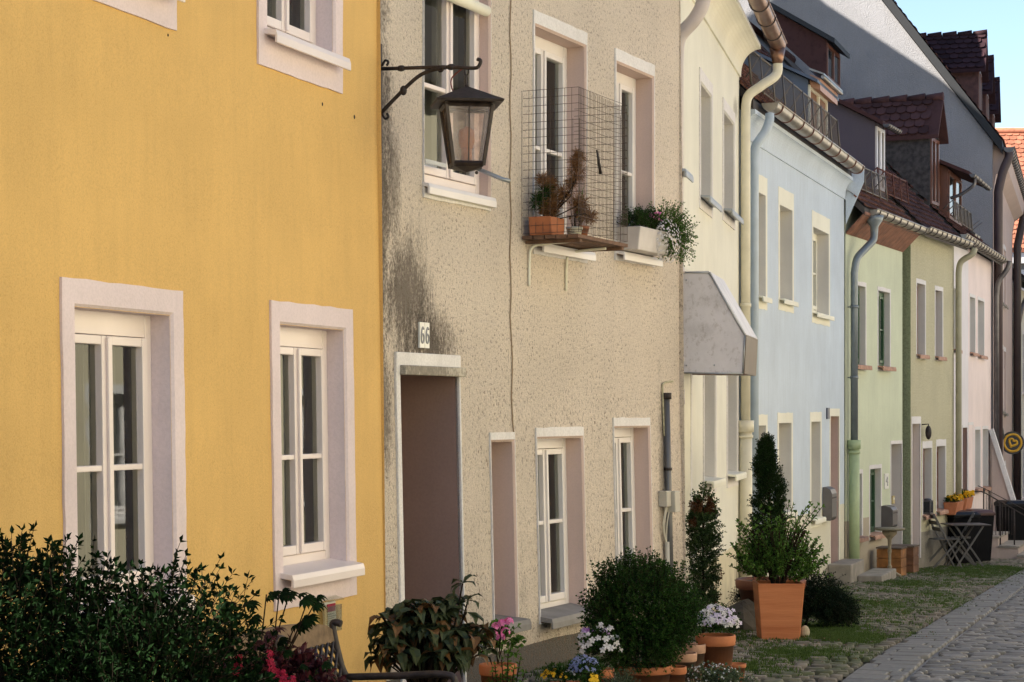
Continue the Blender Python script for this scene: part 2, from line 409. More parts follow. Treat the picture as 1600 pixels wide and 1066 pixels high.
def gutter(h, u0, u1, v, z, r=.075, mat='zinc', band='rustband', step=.6, n=12, drop=0.0, name='gutter'):
    mb = MB()
    def ring(u, rr, zz): return [(u, v - rr * math.cos(math.pi * k / n), zz - rr * math.sin(math.pi * k / n)) for k in range(n + 1)]
    zf = lambda u: z - drop * (u - u0) / max(.01, u1 - u0)
    R0, R1 = ring(u0, r, zf(u0)), ring(u1, r, zf(u1)); I0, I1 = ring(u0, r - .006, zf(u0)), ring(u1, r - .006, zf(u1))
    mb.mesh(R0 + R1, [(k, k + 1, n + 2 + k, n + 1 + k) for k in range(n)], 0, True)
    mb.mesh(I0 + I1, [(k, n + 1 + k, n + 2 + k, k + 1) for k in range(n)], 0, True)
    mb.face(R0, 0); mb.face(R1[::-1], 0)
    mb.tube([(u0, v - r, zf(u0) + .005), (u1, v - r, zf(u1) + .005)], .011, 8, 0)
    u = u0 + step * .4
    while u < u1:
        mb.tube([(u, v + r + .02, zf(u) + .03)] + [(u, q[1] * 1.0 + (q[1] - v) * .06, q[2] - .002) for q in reversed(ring(u, r, zf(u)))] + [(u, v - r * 1.06, zf(u) + .025)], .009, 5, 1)
        u += step
    return h.part(mb, name, [mat, band])

def smooth_path(pts, n=6):
    pts = [Vector(p) for p in pts]; out = []
    for i in range(len(pts) - 1):
        p0 = pts[max(i - 1, 0)]; p1 = pts[i]; p2 = pts[i + 1]; p3 = pts[min(i + 2, len(pts) - 1)]
        for k in range(n):
            t = k / n; out.append(.5 * ((2 * p1) + (-p0 + p2) * t + (2 * p0 - 5 * p1 + 4 * p2 - p3) * t * t + (-p0 + 3 * p1 - 3 * p2 + p3) * t ** 3))
    out.append(pts[-1]); return out

def downpipe(h, top, pts, zbot, r=.045, mat='cream_trim', collars=(), low=None, low_mat=None, name='downpipe'):
    """pts: bend points (u,v,z) down to the vertical run; low=(z, radius): wider cast pipe below"""
    mb = MB(); last = pts[-1]; zl = low[0] if low else zbot
    path = smooth_path([top] + list(pts), 6) + [(last[0], last[1], zl)]
    mb.tube(path, r, 14, 0)
    for z in collars:
        mb.tube([(last[0], last[1], z - .02), (last[0], last[1], z + .02)], r + .008, 14, 0)
        mb.tube([(last[0], last[1], z), (last[0], last[1] + .1, z)], .008, 6, 0)
    if low:
        mi = 1 if low_mat else 0
        mb.tube([(last[0], last[1], zbot), (last[0], last[1], zl)], low[1], 14, mi)
        mb.tube([(last[0], last[1], zl - .10), (last[0], last[1], zl + .02)], low[1] + .018, 14, mi)
        mb.tube([(last[0], last[1], zl - .16), (last[0], last[1], zl - .13)], low[1] + .010, 14, mi)
    return h.part(mb, name, [mat] + ([low_mat] if low_mat else []))

def snowguard(h, ua, ub, v, z, hh=.22, mat=None, post=.45, slope=1.0, wires=True):
    mb = MB(); lean = .3
    def P(u, t): return (u, v + t * lean * hh * .3, z + t * hh)
    mb.tube([P(ua, 0), P(ub, 0)], .009, 5); mb.tube([P(ua, 1), P(ub, 1)], .011, 5)
    n = max(1, int((ub - ua) / .055))
    for i in range(n + 1):
        u = ua + (ub - ua) * i / n; mb.tube([P(u, 0), P(u, 1)], .0026, 4, smooth=False)
    m = max(1, round((ub - ua) / post))
    for i in range(m + 1):
        u = ua + (ub - ua) * i / m; q = P(u, 1)
        mb.tube([(q[0], q[1] - .01, q[2] + .01), (u, v - .012, z - .03)], .01, 5); mb.tube([q, (u, v + .18, z - .02 + .18 * slope)], .009, 5)
    return h.part(mb, 'snow_guard', [mat or 'zinc'])

def dormer(h, xn, xf, yt, yb, v, back, slope, cheek, over=.12, front='white', roofm='darktile', gable=False, ridge=.0, win=True, pane='dpane', name='dormer', thick=.07, hood=None, gut=None, tile=False, rmat=None):
    u0, z1 = h.loc(xn, yt, v); u1, _ = h.loc(xf, yt, v); _, z0 = h.loc(xn, yb, v)
    mb = MB(); zl = z0 - 1.6
    for u in (u0, u1): mb.prism([(v, z0 - .05), (v, z1), (v + back, z1 + slope * back), (v + back, z0 + back * 1.0 - .1)], u - .03 * (u == u1), u + .03 * (u == u0), 'x')
    mb.box(u0 + .03, u1 - .03, v + .02, v + .06, z0 - .05, z1)
    D = h.part(mb, name, [cheek])
    rf = MB()
    if gable:
        um = (u0 + u1) / 2; zr = z1 + ridge; o = over
        for (ua, ub_) in ((u0 - o, um), (u1 + o, um)):
            za = z1 - o * ridge / (um - u0)
            pts = [(ua, za), (ub_, zr), (ub_, zr + thick), (ua, za + thick)]
            rf.prism(pts, v - .15, v + back + 1.2, 'y', 1)
        zt = z1 - o * ridge / (um - u0) + thick
        up = Vector((um - (u0 - o), 0, zr + thick - zt))
        tiles(rf, (u0 - o, v + back + 1.2, zt), (0, -1, 0), up, int((back + 1.35) / .17), max(2, round(up.length / .15)), .17, up.length / max(2, round(up.length / .15)) , 0)
        for k in range(int((back + 1.3) / .3)): rf.tube([(um, v - .15 + k * .3, zr + thick + .02), (um, v + .13 + k * .3, zr + thick + .005)], [.07, .055], 7, 0)
        rf.prism([(u0 + .0, z1), (u1, z1), (um, zr)], v + .01, v + .05, 'y', 1)
        h.part(rf, 'roof', [roofm, rmat or roofm], D)
    else:
        o = over
        rf.prism([(v - o * 1.4, z1 - slope * o * 1.4 + .01), (v + back + .4, z1 + slope * (back + .4) + .01), (v + back + .4, z1 + slope * (back + .4) + thick), (v - o * 1.4, z1 - slope * o * 1.4 + thick)], u0 - o, u1 + o, 'x')
        h.part(rf, 'roof', [roofm], D)
    if win:
        fm = MB(); w0, w1, a, b = u0 + .05, u1 - .05, z0 + .05, z1 - .06; f = .05
        fm.box(w0, w0 + f, v - .02, v + .03, a, b); fm.box(w1 - f, w1, v - .02, v + .03, a, b); fm.box(w0 + f, w1 - f, v - .018, v + .03, a, a + f); fm.box(w0 + f, w1 - f, v - .018, v + .03, b - f, b)
        m = (w0 + w1) / 2; fm.box(m - .04, m + .04, v - .022, v + .03, a + f, b - f)
        wd = h.part(fm, 'window_frame', [front], D)
        pm = MB(); pm.face([(w0, v + .005, a), (w1, v + .005, a), (w1, v + .005, b), (w0, v + .005, b)]); 
        o = h.part(pm, 'pane', [pane], D)
    if gut:
        g = MB(); zz = z1 - slope * over * 1.4 + .02; vv = v - over * 1.4 - .05; r = .05
        R = lambda u: [(u, vv - r * math.cos(math.pi * k / 8), zz - r * math.sin(math.pi * k / 8)) for k in range(9)]
        a, b = R(u0 - over), R(u1 + over)
        g.mesh(a + b, [(k, k + 1, 10 + k, 9 + k) for k in range(8)], 0, True); g.face(a); g.face(b[::-1])
        for k in range(6):
            u = u0 - over + (u1 - u0 + 2 * over) * (k + .5) / 6
            g.tube([(u, vv - (r + .004) * math.cos(math.pi * i / 8), zz - (r + .004) * math.sin(math.pi * i / 8)) for i in range(9)], .006, 4)
        h.part(g, 'gutter', ['darkzinc'], D)
        if gut == 2:
            q = MB(); q.tube(smooth_path([(u0, vv, zz - .04), (u0, vv + .02, zz - .16), (u0, vv + .22, zz - .3), (u0, vv + .4, zz - .36)]), .028, 8); h.part(q, 'downpipe', ['darkzinc'], D)
    return D, (u0, u1, z0, z1)

def cove(h, ztop, out, drop, mat, u0=0, u1=None, n=10, name='cornice', step=True):
    """concave eaves cornice swept along the house"""
    u1 = h.L if u1 is None else u1
    prof = [(.0, ztop), (-out, ztop), (-out, ztop - .05)]
    for k in range(n + 1):
        t = math.pi / 2 * k / n; prof.append((-out * (1 - math.sin(t)) * .92 - .02, ztop - .05 - (drop - .05) * (1 - math.cos(t)) ))
    prof += [(-.02, ztop - drop - .03), (0, ztop - drop - .03)]
    mb = MB(); mb.prism(prof, u0, u1, 'x'); return h.part(mb, name, [mat])
# ------------------------------------------------------------------ ground, road, kerb strip
SD = Vector((5.88, 18.9)).normalized(); SN = Vector((SD.y, -SD.x))   # street direction, and across it to the right
K0 = Vector((1.92, 12.3))
def sheet(name, mat, ta, tb, sa, sb, dz, steps):
    mb = MB(); prev = None
    for i in range(steps + 1):
        s = sa + (sb - sa) * i / steps; row = []
        for t in (ta, tb):
            p = K0 + SD * s + SN * t; row.append((p.x, p.y, gz(p.y) + dz))
        if prev: mb.face([prev[0], prev[1], row[1], row[0]])
        prev = row
    o = mb.build(name, mat); o['kind'] = 'structure'; return o
x = N('earth'); x.col(x.mix(x.ramp(x.noise(1.3, 6), [(.35, 0.0), (.65, 1.0)]), (.05, .042, .032), (.085, .08, .05))); x.rough(.95); x.bump(x.noise(30, 5), .6, .02); M['earth'] = x.m
mb = MB(); ys = [-60, 0, 11, 12, 13, 14, 15, 20, 30, 40, 50, 60, 75, 200, 900]
for a, b in zip(ys[:-1], ys[1:]): mb.face([(-500, a, gz(a) - .03), (500, a, gz(a) - .03), (500, b, gz(b) - .03), (-500, b, gz(b) - .03)])
o = mb.build('ground', 'earth'); o['kind'] = 'structure'

def stone_mat(name, a, b, moss=0.0):
    x = N(name); g = x.n('NewGeometry')
    c = x.mix(g.outputs['Random Per Island'], a, b)
    c = x.mix(x.ramp(x.noise(25, 5), [(.4, 0.0), (.7, .45)]), c, tuple(v * .5 for v in a))
    if moss: c = x.mix(x.ramp(x.noise(1.0, 6, .65), [(.47, 0.0), (.60, moss)]), c, (.055, .075, .022))
    x.col(c); x.rough(.62 if not moss else .8); x.bump(x.noise(55, 4), .4, .006); return x.m
M['cobble'] = stone_mat('grey_cobblestone', (.10, .095, .088), (.22, .208, .195))
M['strip'] = stone_mat('smooth_grey_paving', (.125, .12, .112), (.18, .172, .16))
M['vergestone'] = stone_mat('brownish_cobblestone', (.10, .085, .065), (.25, .215, .17), .8)

def stones(mb, sa, sb, ta, tb, pitch, wid, gap, h0, jit, rot=0.0, keep=None, topvar=.004):
    s = sa; r = 0
    while s < sb:
        rp = pitch * random.uniform(.9, 1.1); t = ta + (random.random()) * wid * -1; 
        wob = random.uniform(-.01, .01)
        while t < tb:
            w_ = wid * random.uniform(1 - jit, 1 + jit)
            t0, t1 = max(t, ta) + gap / 2, min(t + w_, tb) - gap / 2
            t += w_
            if t1 - t0 < .04: continue
            p = K0 + SD * (s + rp / 2) + SN * ((t0 + t1) / 2); px = 800 + F * p.x / p.y if p.y > 1 else 0
            if px > 1900 or (keep and not keep(p)): continue
            g = gz(p.y); h = h0 + random.uniform(-topvar, topvar); ins = min(.013, gap)
            def Q(ss, tt, z):
                ss += .012 * math.sin(tt * 2.1 + r * .3); q = K0 + SD * ss + SN * tt; return (q.x, q.y, gz(q.y) + z)
            s0, s1 = s + gap / 2 + wob, s + rp - gap / 2 + wob; j = lambda a=.006: random.uniform(-a, a)
            A = [Q(s0 + j(), t0 + j(), -.02), Q(s0 + j(), t1 + j(), -.02), Q(s1 + j(), t1 + j(), -.02), Q(s1 + j(), t0 + j(), -.02)]
            i2 = ins; B = [Q(s0 + i2 * .4, t0 + i2 * .4, h * .6), Q(s0 + i2 * .4, t1 - i2 * .4, h * .6), Q(s1 - i2 * .4, t1 - i2 * .4, h * .6), Q(s1 - i2 * .4, t0 + i2 * .4, h * .6)]
            i3 = ins * 1.7; C = [Q(s0 + i3, t0 + i3, h + j(.003)), Q(s0 + i3, t1 - i3, h + j(.003)), Q(s1 - i3, t1 - i3, h + j(.003)), Q(s1 - i3, t0 + i3, h + j(.003))]
            mb.mesh(A + B + C, [(0, 4, 5, 1)[::-1], (1, 5, 6, 2)[::-1], (2, 6, 7, 3)[::-1], (3, 7, 4, 0)[::-1], (4, 8, 9, 5)[::-1], (5, 9, 10, 6)[::-1], (6, 10, 11, 7)[::-1], (7, 11, 8, 4)[::-1]], 0, True); mb.f.append(tuple(len(mb.v) - 4 + i for i in range(4))); mb.mi.append(0); mb.sm.append(False)
        s += rp; r += 1
mb = MB()
stones(mb, -6, 40, .38, 4.2, .125, .20, .018, .018, .3)
for i in range(46):
    a = -6 + i; P = [K0 + SD * q + SN * t for q, t in ((a, .36), (a, 9.), (a + 1, 9.), (a + 1, .36))]
    mb.face([(p.x, p.y, gz(p.y) - .006) for p in P])
o = mb.build('road', 'cobble'); o['kind'] = 'structure'
mb = MB(); stones(mb, -6, 40, 0.0, .36, .24, .36, .010, .013, .0, topvar=.0015); o = mb.build('kerb_strip', 'strip'); o['kind'] = 'structure'
mb = MB(); stones(mb, -2.5, 32, -4.2, -.01, .115, .125, .026, .006, .35, topvar=.009); o = mb.build('cobbled_verge', 'vergestone'); o['kind'] = 'structure'

# ------------------------------------------------------------------ house plans (x, depth) and their walls
M['yellow'] = render_wall('yellow_paint', (.70, .445, .152), dirt=(.35, .2, .08), grain=150, bump=.35, bd=.004, streak=.26, dirt_amt=.13, speck=.3, speck_col=(.42, .20, .04), speck_sc=120, stains=(((7.2, 0, .7), (.07, 1, 1.1), .13), ((6.9, 0, .3), (.5, 1, .5), .16)))
ROUGH = lambda: render_wall('roughcast_render', (.82, .71, .595), bump=.9, bd=.012, grain=110, streak=.16, dirt_amt=.25, speck=.9, speck_col=(.15, .08, .04), speck_sc=58,
    stains=(((.40, 0, 2.36), (.46, 1, .62), .8), ((.66, 0, 2.10), (.55, 1, .34), .9), ((.10, 0, 1.75), (.16, 1, .6), .7), ((.22, 0, 3.0), (.16, 1, .5), .5), ((.05, 0, 2.9), (.26, 1, 1.5), .85), ((.03, 0, 4.0), (.17, 1, .9), .65), ((4.60, 0, 1.1), (.13, 1, 1.2), .55), ((.03, 0, 1.2), (.08, 1, 1.2), .5)), plinth=(.20, (.10, .09, .085)), grime_z=.6)
M['creamwall'] = render_wall('pale_cream_paint', (.76, .74, .64), streak=.14, grain=90, bump=.22, dirt_amt=.05, stains=(((5.0, 0, .25), (.12, 1, .7), .55), ((4.9, 0, 4.95), (.35, 1, .18), .5)), plinth=(.55, (.62, .56, .40)))
M['bluewall'] = render_wall('pale_blue_paint', (.57, .65, .74), streak=.30, grain=70, bump=.35, dirt_amt=.10, plinth=(.90, (.66, .63, .50)))
M['greenwall'] = render_wall('pale_green_paint', (.61, .65, .48), streak=.30, grain=60, bump=.4, dirt_amt=.12, plinth=(.85, (.42, .36, .27)))
M['olivewall'] = render_wall('olive_paint', (.57, .53, .36), streak=.30, grain=45, bump=.8, bd=.008, dirt_amt=.3, plinth=(.6, (.30, .27, .22)), speck=.35, speck_sc=60)
M['piergreen'] = render_wall('dark_green_paint', (.25, .28, .17), streak=.3, grain=45, bump=.8, bd=.01, dirt_amt=.35)  # return wall colour, darker and greener than the olive front
M['pinkwall'] = render_wall('pale_pink_paint', (.82, .69, .65), streak=.2, grain=60, bump=.2, dirt_amt=.06)
M['lilacwall'] = render_wall('pale_lilac_grey_paint', (.74, .70, .71), streak=.2, grain=60, bump=.2, dirt_amt=.06)
M['mauvewall'] = render_wall('brownish_pink_paint', (.55, .43, .38), streak=.2, grain=60, bump=.2, dirt_amt=.06)
M['farwhite'] = render_wall('off_white_paint', (.70, .68, .60), streak=.2, grain=60, bump=.2, dirt_amt=.06)

# -------- yellow house
def at(x, Y): return ((x - 800) / F * Y, Y)
H1 = House('yellow_house', 'yellow rendered house with pinkish white window surrounds, nearest at the left', -2.455, 6.5, *at(589, 11.36))
H1.bat = (.016, 3.3)
ops = []; W1 = []
for (xl, xr, yt, yb, lbl) in ((87, 277, 433, 1027, 'lower window half hidden by the dark bush'), (415.5, 543.5, 469, 955, 'lower window with a white sill'), (83, 273, -480, -18, None), (401, 532.5, -330, 100, 'upper window cut off by the top edge')):
    r, kw = win_px(H1, xl, xr, yt, yb, .105, .115, .16)
    if yt < 0 and xl < 100: r = (r[0], r[1], H1.loc(273, 48)[1] + .16, H1.loc(273, 48)[1] + 1.5)
    ops.append(r); W1.append((r, kw, lbl))
wall(H1, 5.9, ops, 'yellow')
for r, kw, lbl in W1:
    window(H1, *r, dep=.095, trim='lavender', reveal='lavender', fm='pinkwhite', frac=.47, sill_mat='pinkwhite', sill_out=.085, sill_h=.04, head=.10, frame=.055, curtain=.35, sill_over=.05, label=lbl, **kw)
gable_roof(H1, 5.9, .35, 3.2, rows=8)
for (x_, y_, r_) in ((262, 55, .005), (503, 163, .007), (553, 183, .009)):
    u, z = H1.loc(x_, y_); mb = MB(); mb.ball((u, -.016 * (3.3 - z if z < 3.3 else 0), z), (r_, .006, r_ * 1.5), 7, 5); H1bat = mb.build('mud_spot', ['soil'], H1.root)

# -------- roughcast house number 66
p1 = at(591, 11.42)
H2 = House('roughcast_house', 'beige roughcast house number 66 with stained wall and open door recess', p1[0] - .02, p1[1], *at(1061.5, 16.0))
H2.bat = (.024, 1.9); M['rough'] = ROUGH()
q = H2
def opx(h, xl, xr, yt, yb): a, z1 = h.loc(xl, yt); b, _ = h.loc(xr, 0); _, z0 = h.loc(xl, yb); return (a, b, z0, z1)
wA = opx(q, 662, 763, -190, 290); wB = opx(q, 835, 913, 40, 383); wC = opx(q, 962, 1019, 98, 396)
wE = opx(q, 764, 798, 691, 978); wF = opx(q, 836, 906, 686, 970); wG = opx(q, 957, 1011, 669, 948)
dr = opx(q, 622, 714, 583, 1180); dr = (dr[0], dr[1], .05, dr[3])
wall(q, 5.75, [wA, wB, wC, wE, wF, wG, dr], 'rough')
kw = dict(trim='white_trim', reveal='pink_reveal', fm='white', sill_over=.02)
A = window(q, *wA, dep=.06, tw=.018, tt=.03, tb=.07, frac=.32, head=.06, fm='pinkwhite', sill=True, sill_mat='white', sill_out=.05, label='window behind the lantern with roller tube', **{k: v for k, v in kw.items() if k != 'fm'})
mb = MB(); mb.tube([(wA[0] + .06, -.02, wA[2] - .025), (wA[1] + .02, -.02, wA[2] - .025)], .028, 12); q.part(mb, 'roller_tube', ['cream_trim'], A)
zt = H2.loc(747, 12)[1]
mb = MB(); mb.tube([(wA[0] + .03, .0, zt), (wA[1] - .03, .0, zt)], .035, 14); q.part(mb, 'roller_tube', ['cream_trim'], A)
mb = MB(); z = H2.loc(665, 252)[1]; mb.box(wA[0] + .0, wA[0] + .28, -.012, .0, z - .012, z + .012); z2 = H2.loc(763, 283)[1]
q.part(mb, 'rail', ['aluminium'], A); mb = MB(); mb.tube([(wA[1] - .12, .03, z2 + .07), (wA[1] - .04, -.12, z2 - .0), (wA[1] - .02, -.16, z2 - .01)], .014, 6); q.part(mb, 'shutter_arm', ['aluminium'], A)
window(q, *wB, dep=.13, tw=.03, tt=.10, tb=.06, frac=.47, sill_out=.08, curtain=True, head=.08, label='tall upper window behind the wire cage', **kw)
window(q, *wC, dep=.13, tw=.03, tt=.10, tb=.05, frac=.46, sill_out=.08, curtain=True, head=.08, label='upper window above the white flower box', **kw)
M['greysill'] = plain('grey_stone_sill', (.22, .21, .205), .7, var=.2)
kw2 = dict(trim='white_trim', reveal='pink_reveal', fm='white', sill_mat='greysill', sill_out=.10, sill_h=.05, sill_over=.02, curtain=True)
window(q, *wE, dep=.26, tw=.022, tt=.06, tb=.02, sashes=1, label='narrow slit window beside the door', **kw2)
window(q, *wF, dep=.115, tw=.022, tt=.075, tb=.02, frac=.52, head=.07, **kw2)
window(q, *wG, dep=.115, tw=.022, tt=.075, tb=.02, frac=.52, head=.07, **kw2)
# door recess
mb = MB(); u0, u1, z0, z1 = dr; D = .62; tw = .05
for (a, b) in ((u0 - tw, u0), (u1, u1 + .02)): mb.box(a, b, -.014, .02, -.3, z1 + .10)
mb.box(u0 - tw + .0005, u1 + .0195, -.018, .02, z1 + .002, z1 + .12)
door = q.part(mb, 'door_surround', ['white_trim'], bevel=.005)
mb = MB(); mb.face([(u1, 0, -.1), (u1, 0, z1), (u1, D, z1), (u1, D, -.1)], 0); mb.face([(u0, 0, -.1), (u0, D, -.1), (u0, D, z1), (u0, 0, z1)], 0)
mb.face([(u0, 0, z1), (u0, D, z1), (u1, D, z1), (u1, 0, z1)], 0); mb.face([(u0, 0, .04), (u1, 0, .04), (u1, D, .04), (u0, D, .04)], 1)
q.part(mb, 'door_recess', ['brown_reveal', 'stone'], door)
mb = MB(); mb.box(u0 - .01, u1 + .02, -.055, .02, z1 - .01, z1 + .045); q.part(mb, 'lintel_ledge', [render_wall('dirty_ledge_paint', (.55, .50, .42), streak=.5, dirt_amt=.5, grain=40, grime_z=-9, stains=(((.55, 0, 1.95), (.6, 1, .25), .6),))], door, bevel=.006)
mb = MB(); mb.box(u0 + .05, u1 - .05, D - .05, D, .05, z1 - .05); mb.box(u0 + .15, u1 - .15, D - .06, D - .04, .3, 1.0); mb.box(u0 + .15, u1 - .15, D - .06, D - .04, 1.15, 1.9)
q.part(mb, 'door', ['brown_frame'], door, bevel=.004)
# number plate 66: two tiles
a, zc = H2.loc(660.5, 524); w_ = .034; hh = .072
M['enamel'] = plain('white_enamel', (.75, .73, .68), .4, var=.1, sc=20); M['digit'] = plain('grey_digit', (.30, .30, .31), .6)
mb = MB(); mb.box(a - .062, a - .0015, -.014, 0, zc - .075, zc + .075, 0); mb.box(a + .0015, a + .062, -.014, 0, zc - .075, zc + .075, 0)
npl = q.part(mb, 'number_plate', ['enamel'], bevel=.002)
def six(mb, cx, cz, w, h, v, r=.006):
    pts = [(cx + w * .42, v, cz + h * .38), (cx + w * .05, v, cz + h * .5), (cx - w * .38, v, cz + h * .25), (cx - w * .5, v, cz - h * .15), (cx - w * .35, v, cz - h * .42), (cx, v, cz - h * .5), (cx + w * .4, v, cz - h * .38), (cx + w * .46, v, cz - h * .12), (cx + w * .2, v, cz + h * .06), (cx - w * .2, v, cz + h * .02), (cx - w * .44, v, cz - h * .16)]
    mb.tube(smooth_path(pts, 4), r, 6)
mb = MB(); six(mb, a - .031, zc, .034, .09, -.015); six(mb, a + .031, zc, .034, .09, -.015); q.part(mb, 'digits', ['digit'], npl)
# cable down the wall
mb = MB(); pts = []
for k in range(24):
    yy = -40 + k * (722 / 23); uu, zz = H2.loc(796.5 + 1.2 * math.sin(k * 1.7) + (yy > 500) * 2, yy); pts.append((uu, -.006, zz))
mb.tube(pts, .0042, 5); q.part(mb, 'cable', [plain('brown_cable', (.33, .24, .15), .8)])
# pale pipe on the corner
uP, zP = H2.loc(1058, 45); zb = H2.loc(1058, 640)[1]; L = H2.L
M['palepipe'] = plain('pale_lilac_pipe', (.52, .46, .45), .45, var=.1)
downpipe(q, (L + .14, -.16, H2.loc(1058, -60)[1]), [(L + .14, -.15, H2.loc(1058, -5)[1]), (L + .14, -.08, H2.loc(1058, 24)[1]), (L + .14, .05, H2.loc(1058, 52)[1]), (L + .14, .075, H2.loc(1058, 90)[1])], zb + .12, .056, 'palepipe', collars=(H2.loc(1058, 420)[1], H2.loc(1058, 560)[1]))
mb = MB(); mb.tube([(L + .14, .075, zb + .16), (L + .14, .075, zb + .04)], .066, 12); mb.tube([(L + .14, .075, zb + .04), (L + .14, .07, zb - .12)], .045, 12); q.part(mb, 'pipe_shoe', ['palepipe'])
# dark service pipe and meter boxes
us, zs_ = H2.loc(1035, 620)
mb = MB(); mb.tube([(us, -.03, 0), (us, -.03, zs_)], .026, 10, 0); mb.tube([(us, -.035, zs_ - .02), (us, -.035, zs_ + .03)], .036, 10, 1)
mb.tube([(us, -.03, H2.loc(1035, 733)[1] - .01), (us, -.03, H2.loc(1035, 733)[1] + .012)], .032, 10, 1)
mb.tube(smooth_path([(us - .02, -.012, zs_ - .3), (us - .03, -.012, zs_ + .03), (us - .01, -.012, zs_ + .10), (us + .2, -.012, zs_ + .12)], 5), .008, 5, 2)
q.part(mb, 'service_pipe', [plain('grey_conduit', (.13, .13, .135), .45, metal=.4), 'iron', 'olivewall'])
mb = MB(); ub, zb2 = H2.loc(1031, 785); mb.box(ub - .09, ub + .005, -.07, -.001, zb2 - .03, zb2 + .09); mb.box(ub + .01, ub + .12, -.10, -.001, zb2 - .075, zb2 + .085)
q.part(mb, 'meter_box', [plain('beige_plastic_box', (.45, .42, .36), .5)], bevel=.006)
mb = MB()
for k, d in enumerate((-.06, -.035, .02)): mb.tube(smooth_path([(ub + d, -.05, zb2 - .03), (ub + d - .02, -.03, zb2 - .18), (ub + .01, -.02, zb2 - .32)], 5), .006, 5)
mb.tube([(ub + .0, -.03, 0), (ub + .0, -.03, zb2 - .3)], .018, 8); q.part(mb, 'cable_duct', [plain('beige_duct', (.5, .47, .4), .5)])
gable_roof(H2, 5.75, .35, 3.2, rows=8)

# -------- cream house
H3 = House('cream_house', 'pale cream house with coved cornice and a grey door canopy', 1.25, 15.95, *at(1155, 21.1))
q = H3
z_e = H3.loc(1180, 118)[1]
lst = [(1092, 1112, 105, 325, 'upper window with an open grey reveal, left of two'), (1128.5, 1147, 152, 344, None)]
ops = []; ws = []
for xl, xr, yt, yb, lb in lst:
    r, k = win_px(q, xl, xr, yt, yb, .07, .12, .10); ops.append(r); ws.append((r, k, lb))
r0 = (.12, .50, H3.loc(1063, 275)[1], H3.loc(1063, 78)[1]); ops.append(r0); ws.append((r0, dict(tw=.07, tt=.1, tb=.1), None))
zl0, zl1 = H3.loc(1100, 768)[1] , EYE - H3.gz + .42
for xl, xr in ((1098, 1118), (1135, 1152)):
    a, _ = q.loc(xl, 0); b, _ = q.loc(xr, 0); r = (a + .05, b - .06, zl0 + .08, zl1); ops.append(r); ws.append((r, dict(tw=.05, tt=.08, tb=.12), None))
ud0 = q.loc(1072, 0)[0]
wall(q, z_e, ops, 'creamwall', u1=q.L)
for r, k, lb in ws: window(q, *r, dep=.16, trim='white_trim', reveal='grey_reveal', fm='white', pane='dpane', sill_mat='aluminium' if r[3] > 3 else 'cream_trim', sill_out=.10, label=lb, **k)
cove(q, z_e + .02, .22, .30, 'creamwall')
gz_ = q.loc(1212, 128, -.33)[1]
gutter(q, .0, q.L + .22, -.38, z_e + .06, .085, 'copper', 'blackband', .75)
mb = MB(); e = q.L + .15; mb.tube([(e, -.38, z_e - .0), (e, -.38, z_e - .16)], [.085, .05], 14); q.part(mb, 'gutter_outlet', ['copper'])
M['creampipe'] = plain('cream_painted_pipe', (.68, .64, .50), .45, var=.08)
downpipe(q, (e, -.38, z_e - .12), [(e, -.37, z_e - .27), (e - .10, -.22, z_e - .40), (q.L - .02, -.09, z_e - .52), (q.L - .04, -.07, z_e - .72)], 0, .05, 'creampipe', low=(q.loc(1158, 660)[1], .068), low_mat='creampipe', collars=(q.loc(1160, 480)[1],))
gable_roof(q, z_e + .06, .16, 3.6, mat='darktile', rows=14)
# canopy over the door
u0, zt = q.loc(1064, 426, -.02); zb = q.loc(1064, 583)[1]
def can(x, y, v=None):   # a point on the canopy's near side, by its distance out of the wall
    rx = (x - 800) / F; P0 = Vector(q.world(u0, 0, 0)[:2]); nn = -q.nv
    # intersect ray with plane u = u0
    Y = P0.dot(q.d) / (rx * q.d.x + q.d.y); pt = Vector((rx * Y, Y)); return (-(pt - P0).dot(nn), EYE + (HOR - y) / F * Y - q.gz)
u0 = .24
poly = [can(1066, 583), can(1161, 584), can(1164, 524), can(1108, 426), can(1066, 426)]
M['canopy'] = render_wall('grey_canopy_panel', (.64, .61, .64), speck=.3, speck_sc=22, grain=20, bump=.1, streak=.05, dirt_amt=.05, stains=(((0, -.30, 2.75), (1, .2, .10), .18), ((0, -.2, 2.52), (1, .18, .1), .16)), grime_z=-9)
cp = thing('door_canopy', 'grey sheet metal door canopy with slanted front on the cream house', 'canopy', q.world(0, 0, 0), q.root.rotation_euler.z)
mb = MB(); n = len(poly)
mb.prism(poly, u0, u0 + .012, 'x'); mb.build('side_panel', ['canopy'], cp)
mb = MB(); mb.prism(poly, u0 + .98, u0 + .992, 'x'); mb.build('side_panel', ['canopy'], cp)
mb = MB()
for i, j in ((1, 2), (2, 3), (3, 4)):
    (va, za), (vb, zb_) = poly[i], poly[j]; d = Vector((vb - va, zb_ - za)).normalized(); nn = Vector((d.y, -d.x)) * .012
    mb.prism([(va, za), (vb, zb_), (vb - nn.x, zb_ - nn.y), (va - nn.x, za - nn.y)], u0 - .006, u0 + .998, 'x', 0 if i > 1 else 1)
mb.build('hood_panel', [plain('white_canopy_sheet', (.72, .69, .69), .5), plain('brown_canopy_fascia', (.12, .085, .055), .5)], cp)
mb = MB(); vb, zb_ = poly[1]; mb.tube([(u0 + .03, vb + .02, zb_ + .02), (u0 + .03, -.01, zb_ + .02)], .012, 6); mb.tube([(u0 + .95, vb + .02, zb_ + .02), (u0 + .95, -.01, zb_ + .02)], .012, 6); mb.build('bracket', ['brown_frame'], cp)
mb = MB()
for i in range(5): (va, za), (vb, zb_) = poly[i], poly[(i + 1) % 5]; mb.tube([(u0 - .004, va, za), (u0 - .004, vb, zb_)], .007, 6)
